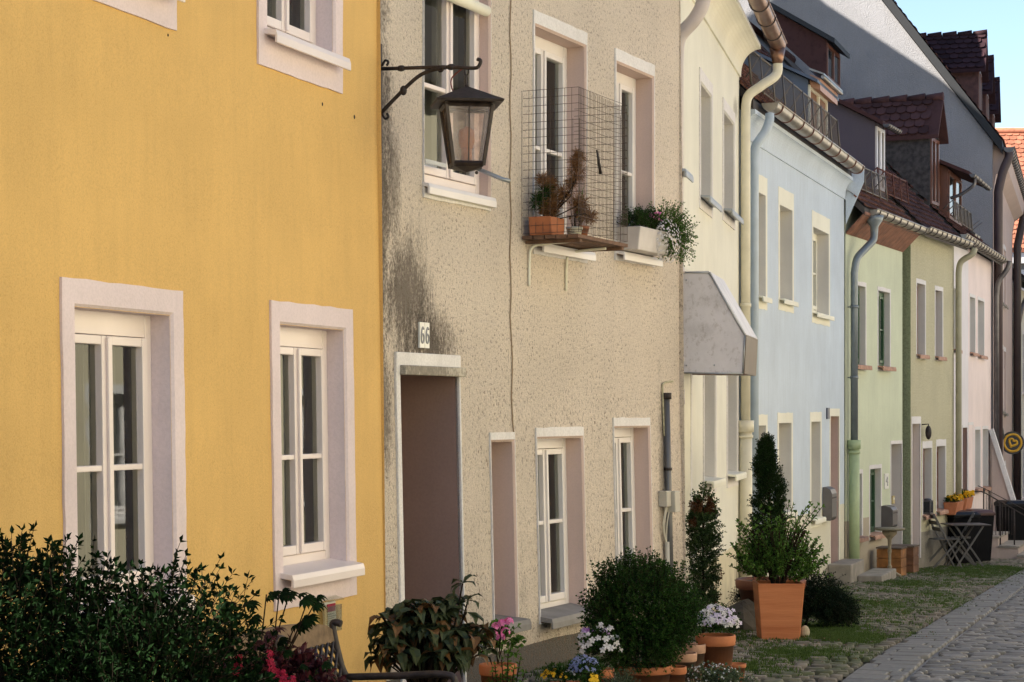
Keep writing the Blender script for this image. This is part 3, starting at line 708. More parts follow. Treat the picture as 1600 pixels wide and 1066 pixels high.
for (va, za) in ((-.08, poly[0][1] + .06), (-.08, poly[4][1] - .06), (-.3, poly[0][1] + .06)): mb.ball((u0 - .004, va, za), .008, 6, 4)
mb.build('edge_trim', ['aluminium'], cp)
# door under the canopy, white with frame
mb = MB(); mb.box(.20, .27, -.01, .03, 0, 2.35); mb.box(1.13, 1.2, -.01, .03, 0, 2.35); mb.box(.27, 1.13, -.008, .03, 2.28, 2.35); dd = q.part(mb, 'door_surround', ['white_trim'], bevel=.005)
mb = MB(); mb.box(.275, 1.125, -.003, .02, .1, 2.275); q.part(mb, 'door', ['creampipe'], dd, bevel=.004)

# -------- blue house
M['guardwire'] = plain('dull_snow_guard_wire', (.16, .14, .12), .6, metal=.3)
H4 = House('blue_house', 'pale blue house with cream window surrounds and a brown lattice on the eaves', *at(1162, 21.15), *at(1319, 27.3))
q = H4; z_e = (q.loc(1330, 290)[1] + q.loc(1205, 195)[1]) / 2; print('blue eave', z_e, q.loc(1330, 290), q.loc(1205, 195))
ops = []; ws = []
for xl, xr, yt, yb, tt, tb, lb in ((1182, 1198.5, 270, 481, .18, .12, None), (1216, 1240, 291, 484, .18, .12, None), (1268.5, 1296.5, 328, 504, .18, .12, None),
                            (1179, 1199, 648, 800, .10, .1, None), (1214.5, 1238.5, 645, 818, .10, .1, None), (1265.5, 1283.5, 644, 826, .10, .1, None)):
    r, k = win_px(q, xl, xr, yt, yb, .085, tt + .02, tb); ops.append(r); ws.append((r, k, lb))
r, k = win_px(q, 1296, 1311.5, 636, 890, .055, .12, 0); r = (r[0], r[1], .12, r[3]); dr = r; ops.append(r)
wall(q, z_e, ops, 'bluewall')
for i, (r, k, lb) in enumerate(ws): window(q, *r, dep=.15, trim='cream_trim', reveal='grey_reveal', fm='cream_trim', pane='dpane', bars=1, sill_mat='cream_trim', sill_out=.07, sill_h=.02, proud=.004, **k)
def simple_door(q, r, trim, reveal, leaf, tw=.055, tt=.10, dep=.3, label=None, step='stone'):
    u0, u1, z0, z1 = r; mb = MB()
    mb.box(u0 - tw, u0, -.006, .01, z0, z1 + tt); mb.box(u1, u1 + tw, -.006, .01, z0, z1 + tt); mb.box(u0, u1, -.0055, .01, z1, z1 + tt)
    s = q.part(mb, 'door_surround', [trim], label=label)
    mb = MB(); mb.face([(u1, 0, z0), (u1, 0, z1), (u1, dep, z1), (u1, dep, z0)]); mb.face([(u0, 0, z0), (u0, dep, z0), (u0, dep, z1), (u0, 0, z1)]); mb.face([(u0, 0, z1), (u0, dep, z1), (u1, dep, z1), (u1, 0, z1)]); mb.face([(u0, -.02, z0), (u1, -.02, z0), (u1, dep, z0), (u0, dep, z0)], 1)
    q.part(mb, 'door_recess', [reveal, step], s)
    mb = MB(); mb.box(u0, u1, dep - .05, dep - .001, z0 + .003, z1 - .001); m = (u1 - u0)
    for a, b in ((.12, .45), (.52, .92)): mb.box(u0 + m * .15, u1 - m * .15, dep - .06, dep - .04, z0 + (z1 - z0) * a, z0 + (z1 - z0) * b)
    d = q.part(mb, 'door', [leaf], s); mb = MB(); mb.tube([(u0 + .08, dep - .09, (z0 + z1) / 2), (u0 + .18, dep - .09, (z0 + z1) / 2)], .01, 6); mb.tube([(u0 + .09, dep - .09, (z0 + z1) / 2), (u0 + .09, dep - .05, (z0 + z1) / 2)], .01, 6); q.part(mb, 'handle', ['aluminium'], d)
simple_door(q, dr, 'cream_trim', 'pink_reveal', 'brown_frame')
ga, za_ = q.loc(1203, 158, -.22); gb, zb_ = q.loc(1340, 264, -.22); print('blue gutter', ga, gb, za_, zb_, z_e)
cove(q, z_e, .12, .26, 'bluewall', .0, q.L)
gutter(q, max(.2, ga), gb, -.22, (za_ + zb_) / 2, .088, 'zinc', 'rustband', .62)
M['bluepipe'] = plain('pale_blue_pipe', (.42, .50, .58), .45, var=.08)
downpipe(q, (.26, -.22, z_e - .02), [(.24, -.22, z_e - .10), (.20, -.18, z_e - .22), (.14, -.10, z_e - .36), (.12, -.085, z_e - .5)], 0, .048, 'bluepipe')
gable_roof(q, z_e + .10, .10, 4.2, mat='redtile')
snowguard(q, .05, q.loc(1316, 0, -.1)[0], -.06, z_e + .28, .38, 'guardwire', .6)
mb = MB(); mb.prism([(-.26, z_e - .06), (-.02, z_e - .62), (-.02, z_e + .2), (-.26, z_e + .12)], q.L - .0, q.L + .03, 'x'); q.part(mb, 'verge_flashing', ['bluewall'])
mb = MB(); a, z = q.loc(1293, 646); mb.box(a - .12, a + .06, -.02, -.005, z - .07, z + .07); q.part(mb, 'number_plate', [plain('dark_blue_plate', (.06, .07, .11), .4)])

dormer(q, 1262, 1292, 124, 212, .14, .95, .5, 'slate', over=.10, front='cream_trim', roofm='slate', thick=.05, gut=0, pane=plain('brown_blind', (.20, .09, .04), .6))
mb = MB(); u, z = q.loc(1262, 124, .14); u2 = q.loc(1292, 0, .14)[0]
mb.prism([(.13, z + .08), (.0, z + .02), (.0, z - .13), (.13, z - .07)], u + .10, u2 + .0, 'x', 0); mb.tube([(u + .05, -.04, z + .03), (u2 + .05, -.04, z + .03)], .025, 8, 1); mb.prism([(.13, z + .12), (-.06, z + .05), (-.06, z + .07), (.13, z + .15)], u + .02, u2 + .05, 'x', 1)
q.part(mb, 'dormer_hood', [plain('copper_sheet', (.50, .27, .17), .5, var=.2), 'zinc'])
dormer(q, 1291, 1312, 62, 125, 1.7, 1.2, .62, 'darktile', over=.12, front='brown_frame', roofm=plain('black_roof_felt', (.03, .032, .036), .8), thick=.10, name='upper_dormer')

# -------- green house
H5 = House('green_house', 'pale green house with green window frames and brown boarded eaves', *at(1321, 27.35), *at(1410, 30.5))
q = H5; z_e = q.loc(1405, 378)[1]; print('green eave', z_e, q.loc(1328, 350))
ops = []; ws = []
for xl, xr, yt, yb, tb in ((1331, 1353.5, 437, 577, .05), (1371, 1391.5, 447, 579, .05), (1331, 1348, 735, 850, .06), (1358, 1377.5, 727, 845, .06)):
    r, k = win_px(q, xl, xr, yt, yb, .05, .06, tb); ops.append(r); ws.append((r, k))
r, k = win_px(q, 1391, 1409.5, 689, 870, .04, .05, 0); r = (r[0], r[1], .15, r[3]); dr = r; ops.append(r)
wall(q, z_e + .4, ops, 'greenwall')
for r, k in ws: window(q, *r, dep=.085, frame=.03, trim='white_trim', reveal='grey_reveal', fm='green_frame', pane='dpane', sill_mat='terracotta_pale', sill_out=.09, proud=.004, **k)
simple_door(q, dr, 'white_trim', 'grey_reveal', 'brown_frame', .04, .05, .35)
# sloping boarded soffit
M['board'] = plain('reddish_soffit_board', (.20, .085, .05), .7, var=.35, sc=9)
mb = MB(); nb = 16
for i in range(nb):
    a = q.L * i / nb; b = q.L * (i + 1) / nb - .008; mb.prism([(-.27, z_e + .12), (-.01, z_e - .14), (-.01, z_e - .11), (-.27, z_e + .15)], a, b, 'x')
q.part(mb, 'soffit', ['board'])
M['greypipe'] = plain('grey_pipe', (.19, .22, .24), .4, metal=.4, var=.12)
zg = z_e + .20
for hh_, nm in ((q, 0),): gutter(hh_, .28, q.L + .1, -.29, zg, .08, 'zinc', 'blackband', .42)
hp = MB(); ux = .42
hp.lathe([(.05, -.22), (.055, -.12), (.11, -.04), (.125, .02), (.11, .03), (.0, .03)], 14, (ux, -.29, zg - .10)); q.part(hp, 'hopper', ['greypipe'])
downpipe(q, (ux, -.29, zg - .28), [(ux - .02, -.28, zg - .40), (ux - .12, -.20, zg - .52), (ux - .26, -.12, zg - .66), (ux - .30, -.09, zg - .86)], 0, .05, 'greypipe', low=(q.loc(1325, 690)[1], .072), low_mat=plain('pale_green_pipe', (.36, .45, .26), .5), collars=(q.loc(1325, 480)[1], q.loc(1325, 590)[1]))
gable_roof(q, z_e + .20, .26, 4.0, mat='redtile')
snowguard(q, .0, q.L * .62, -.06, z_e + .52, .32, 'guardwire', .45)
snowguard(q, q.L * .62, q.L + .6, .05, z_e + .66, .32, 'rustband', .45)
dormer(q, 1367, 1382, 190, 300, .15, 1.3, .55, 'purple', over=.10, front='white', roofm='darktile', gut=1)

# -------- olive house, standing a little proud
a = Vector(at(1408, 30.66)); b = Vector(at(1481, 33.4))
dd = (b - a).normalized(); nn = Vector((dd.y, -dd.x)); a = a + nn * .14; b = b + nn * .10
H6 = House('olive_house', 'olive rendered house standing slightly proud, brown window frames', a.x, a.y, b.x, b.y)
q = H6; z_e = q.loc(1440, 392)[1]
ops = []; ws = []
for xl, xr, yt, yb in ((1431.5, 1446.5, 435, 560), (1460.5, 1473.5, 446, 563), (1441, 1456.5, 690, 812), (1462.5, 1478, 687, 805)):
    r, k = win_px(q, xl, xr, yt, yb, .045, .11 if yt > 600 else .07, .05); ops.append(r); ws.append((r, k))
r, k = win_px(q, 1424, 1438.5, 652, 870, .04, .10, 0); r = (r[0], r[1], .2, r[3]); dr = r; ops.append(r)
wall(q, z_e + .25, ops, 'olivewall', ends=True)
mb = MB(); mb.box(-.006, -.001, -.005, .22, -.5, z_e + .2); q.part(mb, 'return_wall', ['piergreen'])
for r, k in ws: window(q, *r, dep=.11, trim='white_trim', reveal='grey_reveal', fm='brown_frame', pane='dpane', sill_mat='terracotta_pale', sill_out=.07, proud=.004, **k)
simple_door(q, dr, 'white_trim', 'grey_reveal', 'terracotta', .04, .11, .3)
gutter(q, -.05, q.L + .05, -.24, z_e + .28, .08, 'zinc', 'blackband', .33)
downpipe(q, (q.L - .02, -.34, z_e + .2), [(q.L - .02, -.30, z_e + .1), (q.L - .02, -.12, z_e - .02), (q.L - .02, -.08, z_e - .2)], 0, .05, plain('olive_pipe', (.36, .34, .24), .5))
gable_roof(q, z_e + .26, .22, 4.0, mat='darktile')
dormer(q, 1453, 1467, 208, 322, .40, 1.7, .0, plain('weathered_dark_boards', (.05, .042, .04), .85, var=.6, sc=14), over=.06, front='brown_frame', roofm='darktile', gable=True, ridge=.55, rmat='darktile')
# lantern by the door
mb = MB(); a, z = q.loc(1440.5, 676); mb.ball((a, -.10, z), (.05, .05, .11)); mb.tube([(a, 0, z + .12), (a, -.1, z + .13), (a, -.1, z)], .01, 6); q.part(mb, 'wall_lamp', ['iron'])

# -------- pink house (two tones)
H7 = House('pink_house', 'pale pink and lilac grey house with flower boxes and front steps', *at(1482, 33.45), *at(1549, 39.0))
q = H7; z_e = q.loc(1510, 413)[1]; us_ = q.loc(1513, 600)[0]
ops = []; ws = []
for xl, xr, yt, yb in ((1489, 1497.5, 444, 551), (1515, 1524, 458, 556), (1527.5, 1538, 463, 560), (1485.5, 1489.5, 671, 785), (1493, 1502, 669, 785), (1523, 1532, 667, 770), (1535, 1544, 666, 768)):
    r, k = win_px(q, xl, xr, yt, yb, .04, .06, .05); ops.append(r); ws.append((r, k))
drs = []
for xl, xr, yt in ((1503.5, 1511.5, 664), (1512.5, 1520.5, 660)):
    r, k = win_px(q, xl, xr, yt, 850, .03, .05, 0); r = (r[0], r[1], .7, r[3]); drs.append(r); ops.append(r)
wall(q, z_e + .3, [o for o in ops if o[1] < us_], 'lilacwall', u1=us_, ends=True)
wall(q, z_e + .3, [o for o in ops if o[0] > us_], 'pinkwall', u0=us_ + .0, ends=True, name='wall')
for r, k in ws: window(q, *r, dep=.14, trim='white_trim', reveal='grey_reveal', fm='white', pane='dpane', sill_mat='terracotta_pale', sill_out=.07, proud=.004, sashes=2 if r[1] - r[0] > .35 else 1, **k)
for r in drs: simple_door(q, r, 'white_trim', 'brown_reveal', 'brown_frame', .03, .05, .25)
gutter(q, .0, q.L + .0, -.22, z_e + .33, .08, 'zinc', 'blackband', .36)
e = q.L - .03
downpipe(q, (e, -.34, z_e + .3), [(e, -.30, z_e + .15), (e - .02, -.14, z_e - .1), (e, -.1, z_e - .35)], 0, .05, 'darkzinc')
gable_roof(q, z_e + .31, .20, 4.0, mat='darktile', rows=16)
snowguard(q, .3, 2.6, -.05, z_e + .62, .3, 'guardwire', .45)
dormer(q, 1481, 1502, 262, 345, .15, 1.6, .45, 'brown_frame', over=.28, front='brown_frame', roofm='darktile', gut=2)
mb = MB()
for uu in (3.3, 3.7): mb.obox((uu, .0, z_e + .62), (.16, 0, 0), (0, .04, .03), (0, -.005, .02)); mb.tube([(uu, .3, z_e + .55), (uu, -.1, z_e + .85)], .012, 5)
q.part(mb, 'roof_step', ['darkzinc'])

# -------- tall mauve house with grey gable wall
H8 = House('gabled_house', 'tall brownish pink house with a big grey gable wall and tiled dormers', *at(1551, 39.0), *at(1582, 49.0))
q = H8; z_e = q.loc(1556, 228)[1]; dep = 12.0
# gable pitch from the verge seen in the photo
va = 0; P0 = Vector(q.world(0, 0, 0)[:2])
def gv(x, y):
    rx = (x - 800) / F; Y = P0.dot(q.d) / (rx * q.d.x + q.d.y); pt = Vector((rx * Y, Y)); return (pt - P0).dot(q.nv), EYE + (HOR - y) / F * Y - q.gz
g0 = gv(1555, 226); g1 = gv(1377, 0); pitch = (g1[1] - g0[1]) / (g1[0] - g0[0]); print('pitch', pitch, g0, g1)
z_e = g0[1] - pitch * g0[0]
ops = []; ws = []
for (fx0, fx1) in ((1560, 1562.5), (1564.5, 1566.8), (1568.6, 1570.8)):
    for yt, yb in ((380, 470), (540, 640), (720, 800)):
        a, _ = q.loc(fx0, 0); b, _ = q.loc(fx1 + .6, 0); _, z1 = q.loc(fx0, yt + (fx0 - 1560) * 1.0); _, z0 = q.loc(fx0, yb + (fx0 - 1560) * .8); ops.append((a, b, z0, z1)); ws.append((a, b, z0, z1))
wall(q, z_e, ops, 'mauvewall', depth=dep, ends=False)
for r in ws: window(q, *r, dep=.14, tw=.08, tt=.1, tb=.06, trim='white_trim', reveal='pink_reveal', fm='white', pane='dpane', sill_mat='stone', sill_out=.06, proud=.004)
mb = MB()
for u in (.0, q.L): mb.prism([(0.0, -1), (dep, -1), (dep, z_e), (dep / 2, z_e + pitch * dep / 2), (0.0, z_e)], u if u == 0 else u - .3, .3 if u == 0 else u, 'x')
q.part(mb, 'gable_wall', ['greywall'])
mb = MB()
sl = .18
for s_ in (0, 1):
    f = (lambda v: v) if s_ == 0 else (lambda v: dep - v)
    mb.prism([(f(-sl), z_e - pitch * sl + .02), (f(dep / 2), z_e + pitch * dep / 2 + .02), (f(dep / 2), z_e + pitch * dep / 2 + .28), (f(-sl), z_e - pitch * sl + .24)], -.10, q.L + .1, 'x', 1)
up = Vector((0, 1, pitch)).normalized()
tiles(mb, (.1, -sl, z_e - pitch * sl + .26), (1, 0, 0), up, int((q.L) / .18), 52, .18, .16, 0)
q.part(mb, 'roof', ['darktile', plain('dark_verge_board', (.010, .011, .013), .7)])
gutter(q, .0, q.L, -.30, z_e - pitch * sl + .12, .10, 'darkzinc', 'blackband', .42)
mb = MB(); ee = .10
downpipe(q, (ee, -.30, z_e - .2), [(ee, -.29, z_e - .32), (ee, -.18, z_e - .6), (ee, -.10, z_e - .95)], 0, .085, plain('dark_brown_pipe', (.06, .035, .035), .5))
downpipe(q, (q.L - .1, -.30, z_e - .2), [(q.L - .1, -.28, z_e - .4), (q.L - .15, -.2, z_e - .8), (q.L - .2, -.12, z_e - 1.2)], 0, .09, plain('black_brown_pipe', (.045, .03, .03), .5), name='downpipe')
mb = MB(); mb.prism([(.0, z_e - .02), (-.30, z_e - .20), (-.25, z_e - .45), (-.05, z_e - .6), (0, z_e - .9)], .3, q.L, 'x'); q.part(mb, 'cornice', ['mauvewall'])
M['dboards'] = plain('dark_red_boards', (.07, .028, .025), .8, var=.4, sc=10)
for k in range(3):
    uu = 1.6 + k * 3.0
    # near front corner: choose a point on the roof 
    v = .35; xx, yy = None, None
    wp = q.world(uu, v, 0); xpix = 800 + F * wp[0] / wp[1]; 
    zt = z_e + 1.75 - .0; ypix = HOR - (zt + q.gz - EYE) * F / wp[1]
    wp2 = q.world(uu + 1.1, v, 0); xp2 = 800 + F * wp2[0] / wp2[1]
    zb_ = z_e + pitch * v + .3; ypb = HOR - (zb_ + q.gz - EYE) * F / wp[1]
    dormer(q, xpix, xp2, ypix, ypb, v, 1.4, 0, 'dboards', over=.16, front='brown_frame', roofm='shadedtile', gable=True, ridge=.62, rmat='shadedtile')
# wing wall of the steps beside the house
mb = MB(); mb.prism([(.0, -1), (-.62, -1), (-.58, .6), (.0, 2.55)], -.5, -.2, 'x'); q.part(mb, 'wing_wall', ['mauvewall'])
mb = MB(); mb.obox((-.35, -.29, 1.60), (.19, 0, 0), (0, .30, .98), (0, -.04, .012)); q.part(mb, 'coping', ['white_trim'])

# -------- far houses
H9 = House('white_house', 'off white house beyond the tall gabled one at the right edge', *at(1583.5, 49.2), *at(1640, 64))
q = H9; z_e = q.loc(1596, 452)[1]
ops = []
for u in (.9, 1.9, 3.2, 5.5, 7.5):
    for z in (1.2, 3.9): ops.append((u, u + .6, z, z + 1.5))
wall(q, z_e, ops, 'farwhite')
for r in ops: window(q, *r, dep=.12, tw=.1, tt=.1, tb=.08, trim='white_trim', reveal='grey_reveal', fm='white', pane='dpane', proud=.004)
gutter(q, .0, q.L, -.4, z_e + .1, .11, 'darkzinc', 'blackband', .45); gable_roof(q, z_e + .05, .35, 3.0, mat='darktile', rows=10)
downpipe(q, (.25, -.4, z_e), [(.25, -.36, z_e - .2), (.1, -.2, z_e - .6), (.0, -.12, z_e - 1)], 0, .06, 'darkzinc')
H10 = House('orange_roofed_house', 'house with a bright orange tiled roof closing the street', 12.5, 66, 24, 66)
q = H10; z0 = EYE + (HOR - 388) / F * 66 - q.gz; z1 = EYE + (HOR - 206) / F * 69.5 - q.gz
wall(q, z0, [], 'greywall', depth=7); mb = MB()
mb.prism([(-.3, z0 - .05), (3.5, z1), (3.5, z1 - .1), (-.3, z0 - .15)], 0, q.L, 'x', 1); mb.prism([(7.3, z0 - .05), (3.5, z1), (3.5, z1 - .1), (7.3, z0 - .15)], 0, q.L, 'x', 1)
mb.prism([(0, z0 - .2), (7, z0 - .2), (3.5, z1 - .12)], .05, q.L - .05, 'x', 1)
up = Vector((0, 3.8, z1 - z0 + .05)); tiles(mb, (0, -.3, z0 - .05), (1, 0, 0), up, int(q.L / .24), int(up.length / .22), .24, .22, 0)
mb.tube([(0, 3.5, z1 + .02), (q.L, 3.5, z1 + .02)], .12, 8, 0); q.part(mb, 'roof', ['orangetile', 'orangetile'])
mb = MB(); mb.box(0, q.L, -.25, 0, z0 - .5, z0 - .16); mb.box(0, q.L, -.12, 0, z0 - .9, z0 - .7); q.part(mb, 'cornice', ['white_trim'])

# -------- the sunny side of the street, opposite
M['oppo'] = render_wall('opposite_wall_paint', (.66, .58, .42), grain=60, streak=.2)
M['oppo2'] = render_wall('opposite_wall_green', (.60, .55, .36), grain=60, streak=.2)
for k, (ya, yb, mt, lab, hh_) in enumerate(((-2, 12, 'oppo2', 'ivy green rendered house opposite the yellow one', 6.2), (12.2, 24, 'oppo', 'ochre rendered house opposite the cream one', 6.0), (24.2, 40, 'farwhite', 'off white house opposite the green one', 6.4), (40.2, 60, 'oppo', 'ochre rendered house opposite the tall gabled one', 6.8))):
    off = 7.6; P = lambda y: (-2.455 + .315 * (y - 6.5) + off + .3, y)
    a, b = P(yb), P(ya)
    q = House('opposite_house', lab, a[0], a[1], b[0], b[1]); ops = []
    n = int(q.L / 2.4)
    for i in range(n):
        for z in (.9, 3.5): ops.append((1 + i * 2.4, 1.9 + i * 2.4, z, z + 1.4))
    wall(q, hh_, ops, mt)
    for r in ops: window(q, *r, trim='white_trim', reveal='grey_reveal', pane='dpane', proud=.004)
    gable_roof(q, hh_, .35, 3.0, mat='darktile', tiled=False)

# unseen house added behind the row so its ridge shades the gable and dormers
q = House('unseen_shade_house', 'unseen tall house added behind the row to shade the gable and dormers', -4.6, 18.5, 1.3, 37.6)
wall(q, 14.1, [(1, 2, 8, 9.4), (4, 5, 8, 9.4), (7, 8, 8, 9.4)], 'oppo', depth=5)
gable_roof(q, 14.1, .2, 1.9, depth=5, mat='darktile', tiled=False)
# ------------------------------------------------------------------ plants and street objects
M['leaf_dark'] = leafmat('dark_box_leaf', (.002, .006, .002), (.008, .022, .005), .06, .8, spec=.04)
M['leaf_box'] = leafmat('box_leaf', (.010, .032, .006), (.035, .085, .016), .2, spec=.1)
M['leaf_mid'] = leafmat('fresh_leaf', (.04, .095, .015), (.11, .22, .04), .35, spec=.12)
M['leaf_yew'] = leafmat('yew_needle', (.008, .022, .006), (.022, .05, .012), .1, spec=.08)
M['leaf_hedge'] = leafmat('mottled_hedge_leaf', (.02, .045, .014), (.06, .10, .03), .2, third=(.56, (.10, .045, .018)))
M['leaf_big'] = leafmat('leathery_leaf', (.022, .032, .014), (.055, .07, .03), .12, .45, spec=.2)
M['leaf_bronze'] = leafmat('bronze_leaf', (.08, .04, .015), (.17, .085, .03), .2, .5)
M['leaf_maroon'] = leafmat('maroon_leaf', (.03, .008, .012), (.085, .018, .025), .2)
M['leaf_brown'] = leafmat('dry_brown_needle', (.16, .075, .03), (.30, .15, .06), .2)
M['leaf_grey'] = leafmat('grey_green_leaf', (.06, .09, .05), (.13, .17, .09), .2)
M['twig'] = plain('twig_bark', (.028, .02, .014), .95); M['twig'].node_tree.nodes['Principled BSDF'].inputs['Specular IOR Level'].default_value = .05
def petal(n, a, b): M[n] = leafmat(n, a, b, .35, .6)
petal('petal_white', (.62, .60, .62), (.82, .80, .82)); petal('petal_violet', (.30, .10, .38), (.55, .40, .68)); petal('petal_pink', (.75, .16, .45), (.88, .35, .62))
petal('petal_red', (.28, .008, .03), (.48, .03, .08)); petal('petal_yellow', (.75, .38, .01), (.85, .55, .03)); petal('petal_blue', (.18, .22, .45), (.35, .40, .65)); petal('petal_lilac', (.60, .52, .75), (.80, .74, .86))
rnd = random.Random(11)
def rdir(zmin=-1):
    while True:
        v = Vector((rnd.uniform(-1, 1), rnd.uniform(-1, 1), rnd.uniform(-1, 1)))
        if .05 < v.length < 1 and v.z / v.length > zmin: return v.normalized()
def leaf(mb, p, d, n, L, W, mi=0, fold=.25, curl=.15):
    d = d.normalized(); s = d.cross(n); s = s.normalized() if s.length > 1e-4 else d.orthogonal().normalized(); n = s.cross(d)
    if L < .035:
        m = p + d * L * .5; mb.mesh([p, m + s * W / 2 + n * W * fold, p + d * L, m - s * W / 2 + n * W * fold], [(0, 1, 2), (0, 2, 3)], mi); return
    a = p + d * L * .35 + n * L * curl * .4; b = p + d * L * .72 + n * L * curl * .3; t = p + d * L - n * L * curl
    mb.mesh([p, a + s * W * .5 + n * W * fold, b + s * W * .42 + n * W * fold, t, b - s * W * .42 + n * W * fold, a - s * W * .5 + n * W * fold, a, b], [(0, 1, 6), (1, 2, 7, 6), (2, 3, 7), (0, 6, 5), (6, 7, 4, 5), (7, 3, 4)], mi)
def sprig(mb, tw, p, d, L, n, ll, lw, mi=0, bend=.3, up=.3, tr=.0011, spread=.9):
    d = d.normalized(); q = p.copy(); pts = [q.copy()]; side = 1
    for i in range(n):
        d = (d + rdir() * bend * .4 + Vector((0, 0, up * .12))).normalized(); q = q + d * (L / n); pts.append(q.copy())
        for sgn in (1, -1):
            r = rdir(); o = (r - r.dot(d) * d).normalized()
            leaf(mb, q, d * (1 - spread * .55) + o * spread * sgn, (Vector((0, 0, 1)) + rdir() * .7).normalized(), ll * rnd.uniform(.7, 1.15), lw * rnd.uniform(.8, 1.1), mi)
    leaf(mb, q, d, rdir(), ll, lw, mi)
    if tw is not None: tw.tube(pts, tr, 3, cap=False, smooth=False)
def crown(mb, tw, c, r, n, L, k, ll, lw, mi=0, zmin=-.5, rough=.18, up=.3, core=.45, flat=0, mis=None):
    """leafy twigs from inside an uneven ellipsoid"""
    c = Vector(c); lumps = [(rdir(), rnd.uniform(-rough, rough * 1.2)) for _ in range(14)]
    for i in range(n):
        d = rdir(zmin); f = 1 + sum(a * max(0, d.dot(q)) ** 6 for q, a in lumps)
        t = (core + (1 - core) * rnd.random() ** .5) * f
        e = Vector((r[0] * d.x, r[1] * d.y, r[2] * d.z)); p = c + e * t - e.normalized() * L * .6
        dd = (Vector((d.x / r[0], d.y / r[1], d.z / r[2])).normalized() + rdir() * .5 + Vector((0, 0, up))).normalized()
        sprig(mb, tw, p, dd, L * rnd.uniform(.6, 1.3), k, ll, lw, mi if not mis else rnd.choice(mis), up=up)
def flower(mb, p, n, r, mi=0, petals=5, ce=None, wide=.95):
    n = n.normalized(); a = n.orthogonal().normalized(); b = n.cross(a); t0 = rnd.random() * 6
    for k in range(petals):
        t = t0 + 2 * math.pi * k / petals; d = math.cos(t) * a + math.sin(t) * b; s = n.cross(d); w = r * wide * 3.1 / petals
        mb.mesh([p, p + d * r * .55 + s * w * .6 + n * r * .18, p + d * r + n * r * .05 + s * w * .25, p + d * r + n * r * .05 - s * w * .25, p + d * r * .55 - s * w * .6 + n * r * .18], [(0, 1, 2, 3, 4)], mi)
    if ce is not None: mb.ball(p + n * r * .12, r * .16, 5, 4, ce)
def pot_round(root, r, h, mat='terracotta', z=0, x=0, y=0, rim=None, taper=.68, soil=True, name='pot'):
    rim = rim or h * .18; mb = MB(); t = r * .93
    mb.lathe([(0, 0), (r * taper, 0), (r * taper + .003, .006), (t, h - rim), (t + .002, h - rim - .004), (r, h - rim + .002), (r * 1.02, h - rim * .5), (r * 1.02, h - .008), (r * 1.0, h), (r * .92, h), (r * .90, h - .012), (r * .88, h - .03), (0, h - .035)], 28, (x, y, z))
    p = mb.build(name, [mat], root)
    if soil: s = MB(); s.lathe([(r * .89, h - .025), (r * .5, h - .018), (0, h - .015)], 20, (x, y, z)); s.build('soil', ['soil'], root)
    return p
def place(px, py_ground, Y): return ((px - 800) / F * Y, Y, gz(Y))

# dark bush, bottom left
b = thing('dark_shrub', 'large dark leafy shrub in front of the yellow house, bottom left corner', 'shrub', ((120 - 800) / F * 6.8, 6.8, 0))
mb = MB(); tw = MB()
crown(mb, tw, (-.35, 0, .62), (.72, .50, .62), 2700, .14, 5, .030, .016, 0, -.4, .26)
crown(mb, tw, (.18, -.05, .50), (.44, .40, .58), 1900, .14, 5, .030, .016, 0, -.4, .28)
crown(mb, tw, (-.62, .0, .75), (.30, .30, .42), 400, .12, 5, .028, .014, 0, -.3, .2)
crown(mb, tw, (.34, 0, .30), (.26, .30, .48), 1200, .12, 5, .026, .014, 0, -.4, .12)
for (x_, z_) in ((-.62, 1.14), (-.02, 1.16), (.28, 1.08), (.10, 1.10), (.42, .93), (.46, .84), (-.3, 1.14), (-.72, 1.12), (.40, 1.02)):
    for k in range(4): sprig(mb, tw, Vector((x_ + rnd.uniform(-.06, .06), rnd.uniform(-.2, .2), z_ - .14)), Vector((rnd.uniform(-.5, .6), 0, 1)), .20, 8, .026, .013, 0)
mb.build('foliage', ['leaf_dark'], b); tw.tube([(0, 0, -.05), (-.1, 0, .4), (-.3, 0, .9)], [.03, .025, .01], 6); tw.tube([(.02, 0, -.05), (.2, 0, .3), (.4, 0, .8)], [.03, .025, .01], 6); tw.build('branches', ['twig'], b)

# maple with drooping fans, maroon below
b = thing('young_maple', 'young maple with spreading leaf fans and maroon lower leaves before the bench', 'shrub', ((455 - 800) / F * 7.4, 7.4, 0))
mb = MB(); tw = MB()
def fan(p, d, r, mi):
    n = Vector((rnd.uniform(-.4, .4), rnd.uniform(-.8, -.1), 1)).normalized(); d = (d - d.dot(n) * n).normalized(); s = n.cross(d)
    for k in range(7):
        a = (k - 3) * .42; dd = math.cos(a) * d + math.sin(a) * s; leaf(mb, p, dd - n * .15, n, r * (1 - .07 * abs(k - 3)), r * .26, mi, .1)
P0 = lambda x, y, Y=7.4: Vector(((x - 455) / F * Y, rnd.uniform(-.1, .1), EYE + (HOR - y) / F * Y))
tips = [((385, 945), 0), ((415, 930), 0), ((440, 925), 0), ((400, 962), 0), ((360, 955), 0), ((455, 928), 0), ((340, 968), 0), ((485, 930), 0), ((478, 962), 0), ((460, 978), 0), ((425, 985), 1), ((405, 1000), 1), ((385, 1010), 1), ((440, 1010), 0), ((500, 1030), 0), ((470, 1040), 0), ((420, 1035), 1), ((395, 985), 0), ((370, 990), 1), ((490, 945), 0), ((360, 1020), 1), ((480, 1060), 0), ((445, 1060), 0), ((405, 1055), 1), ((350, 1050), 1), ((505, 1062), 0)]
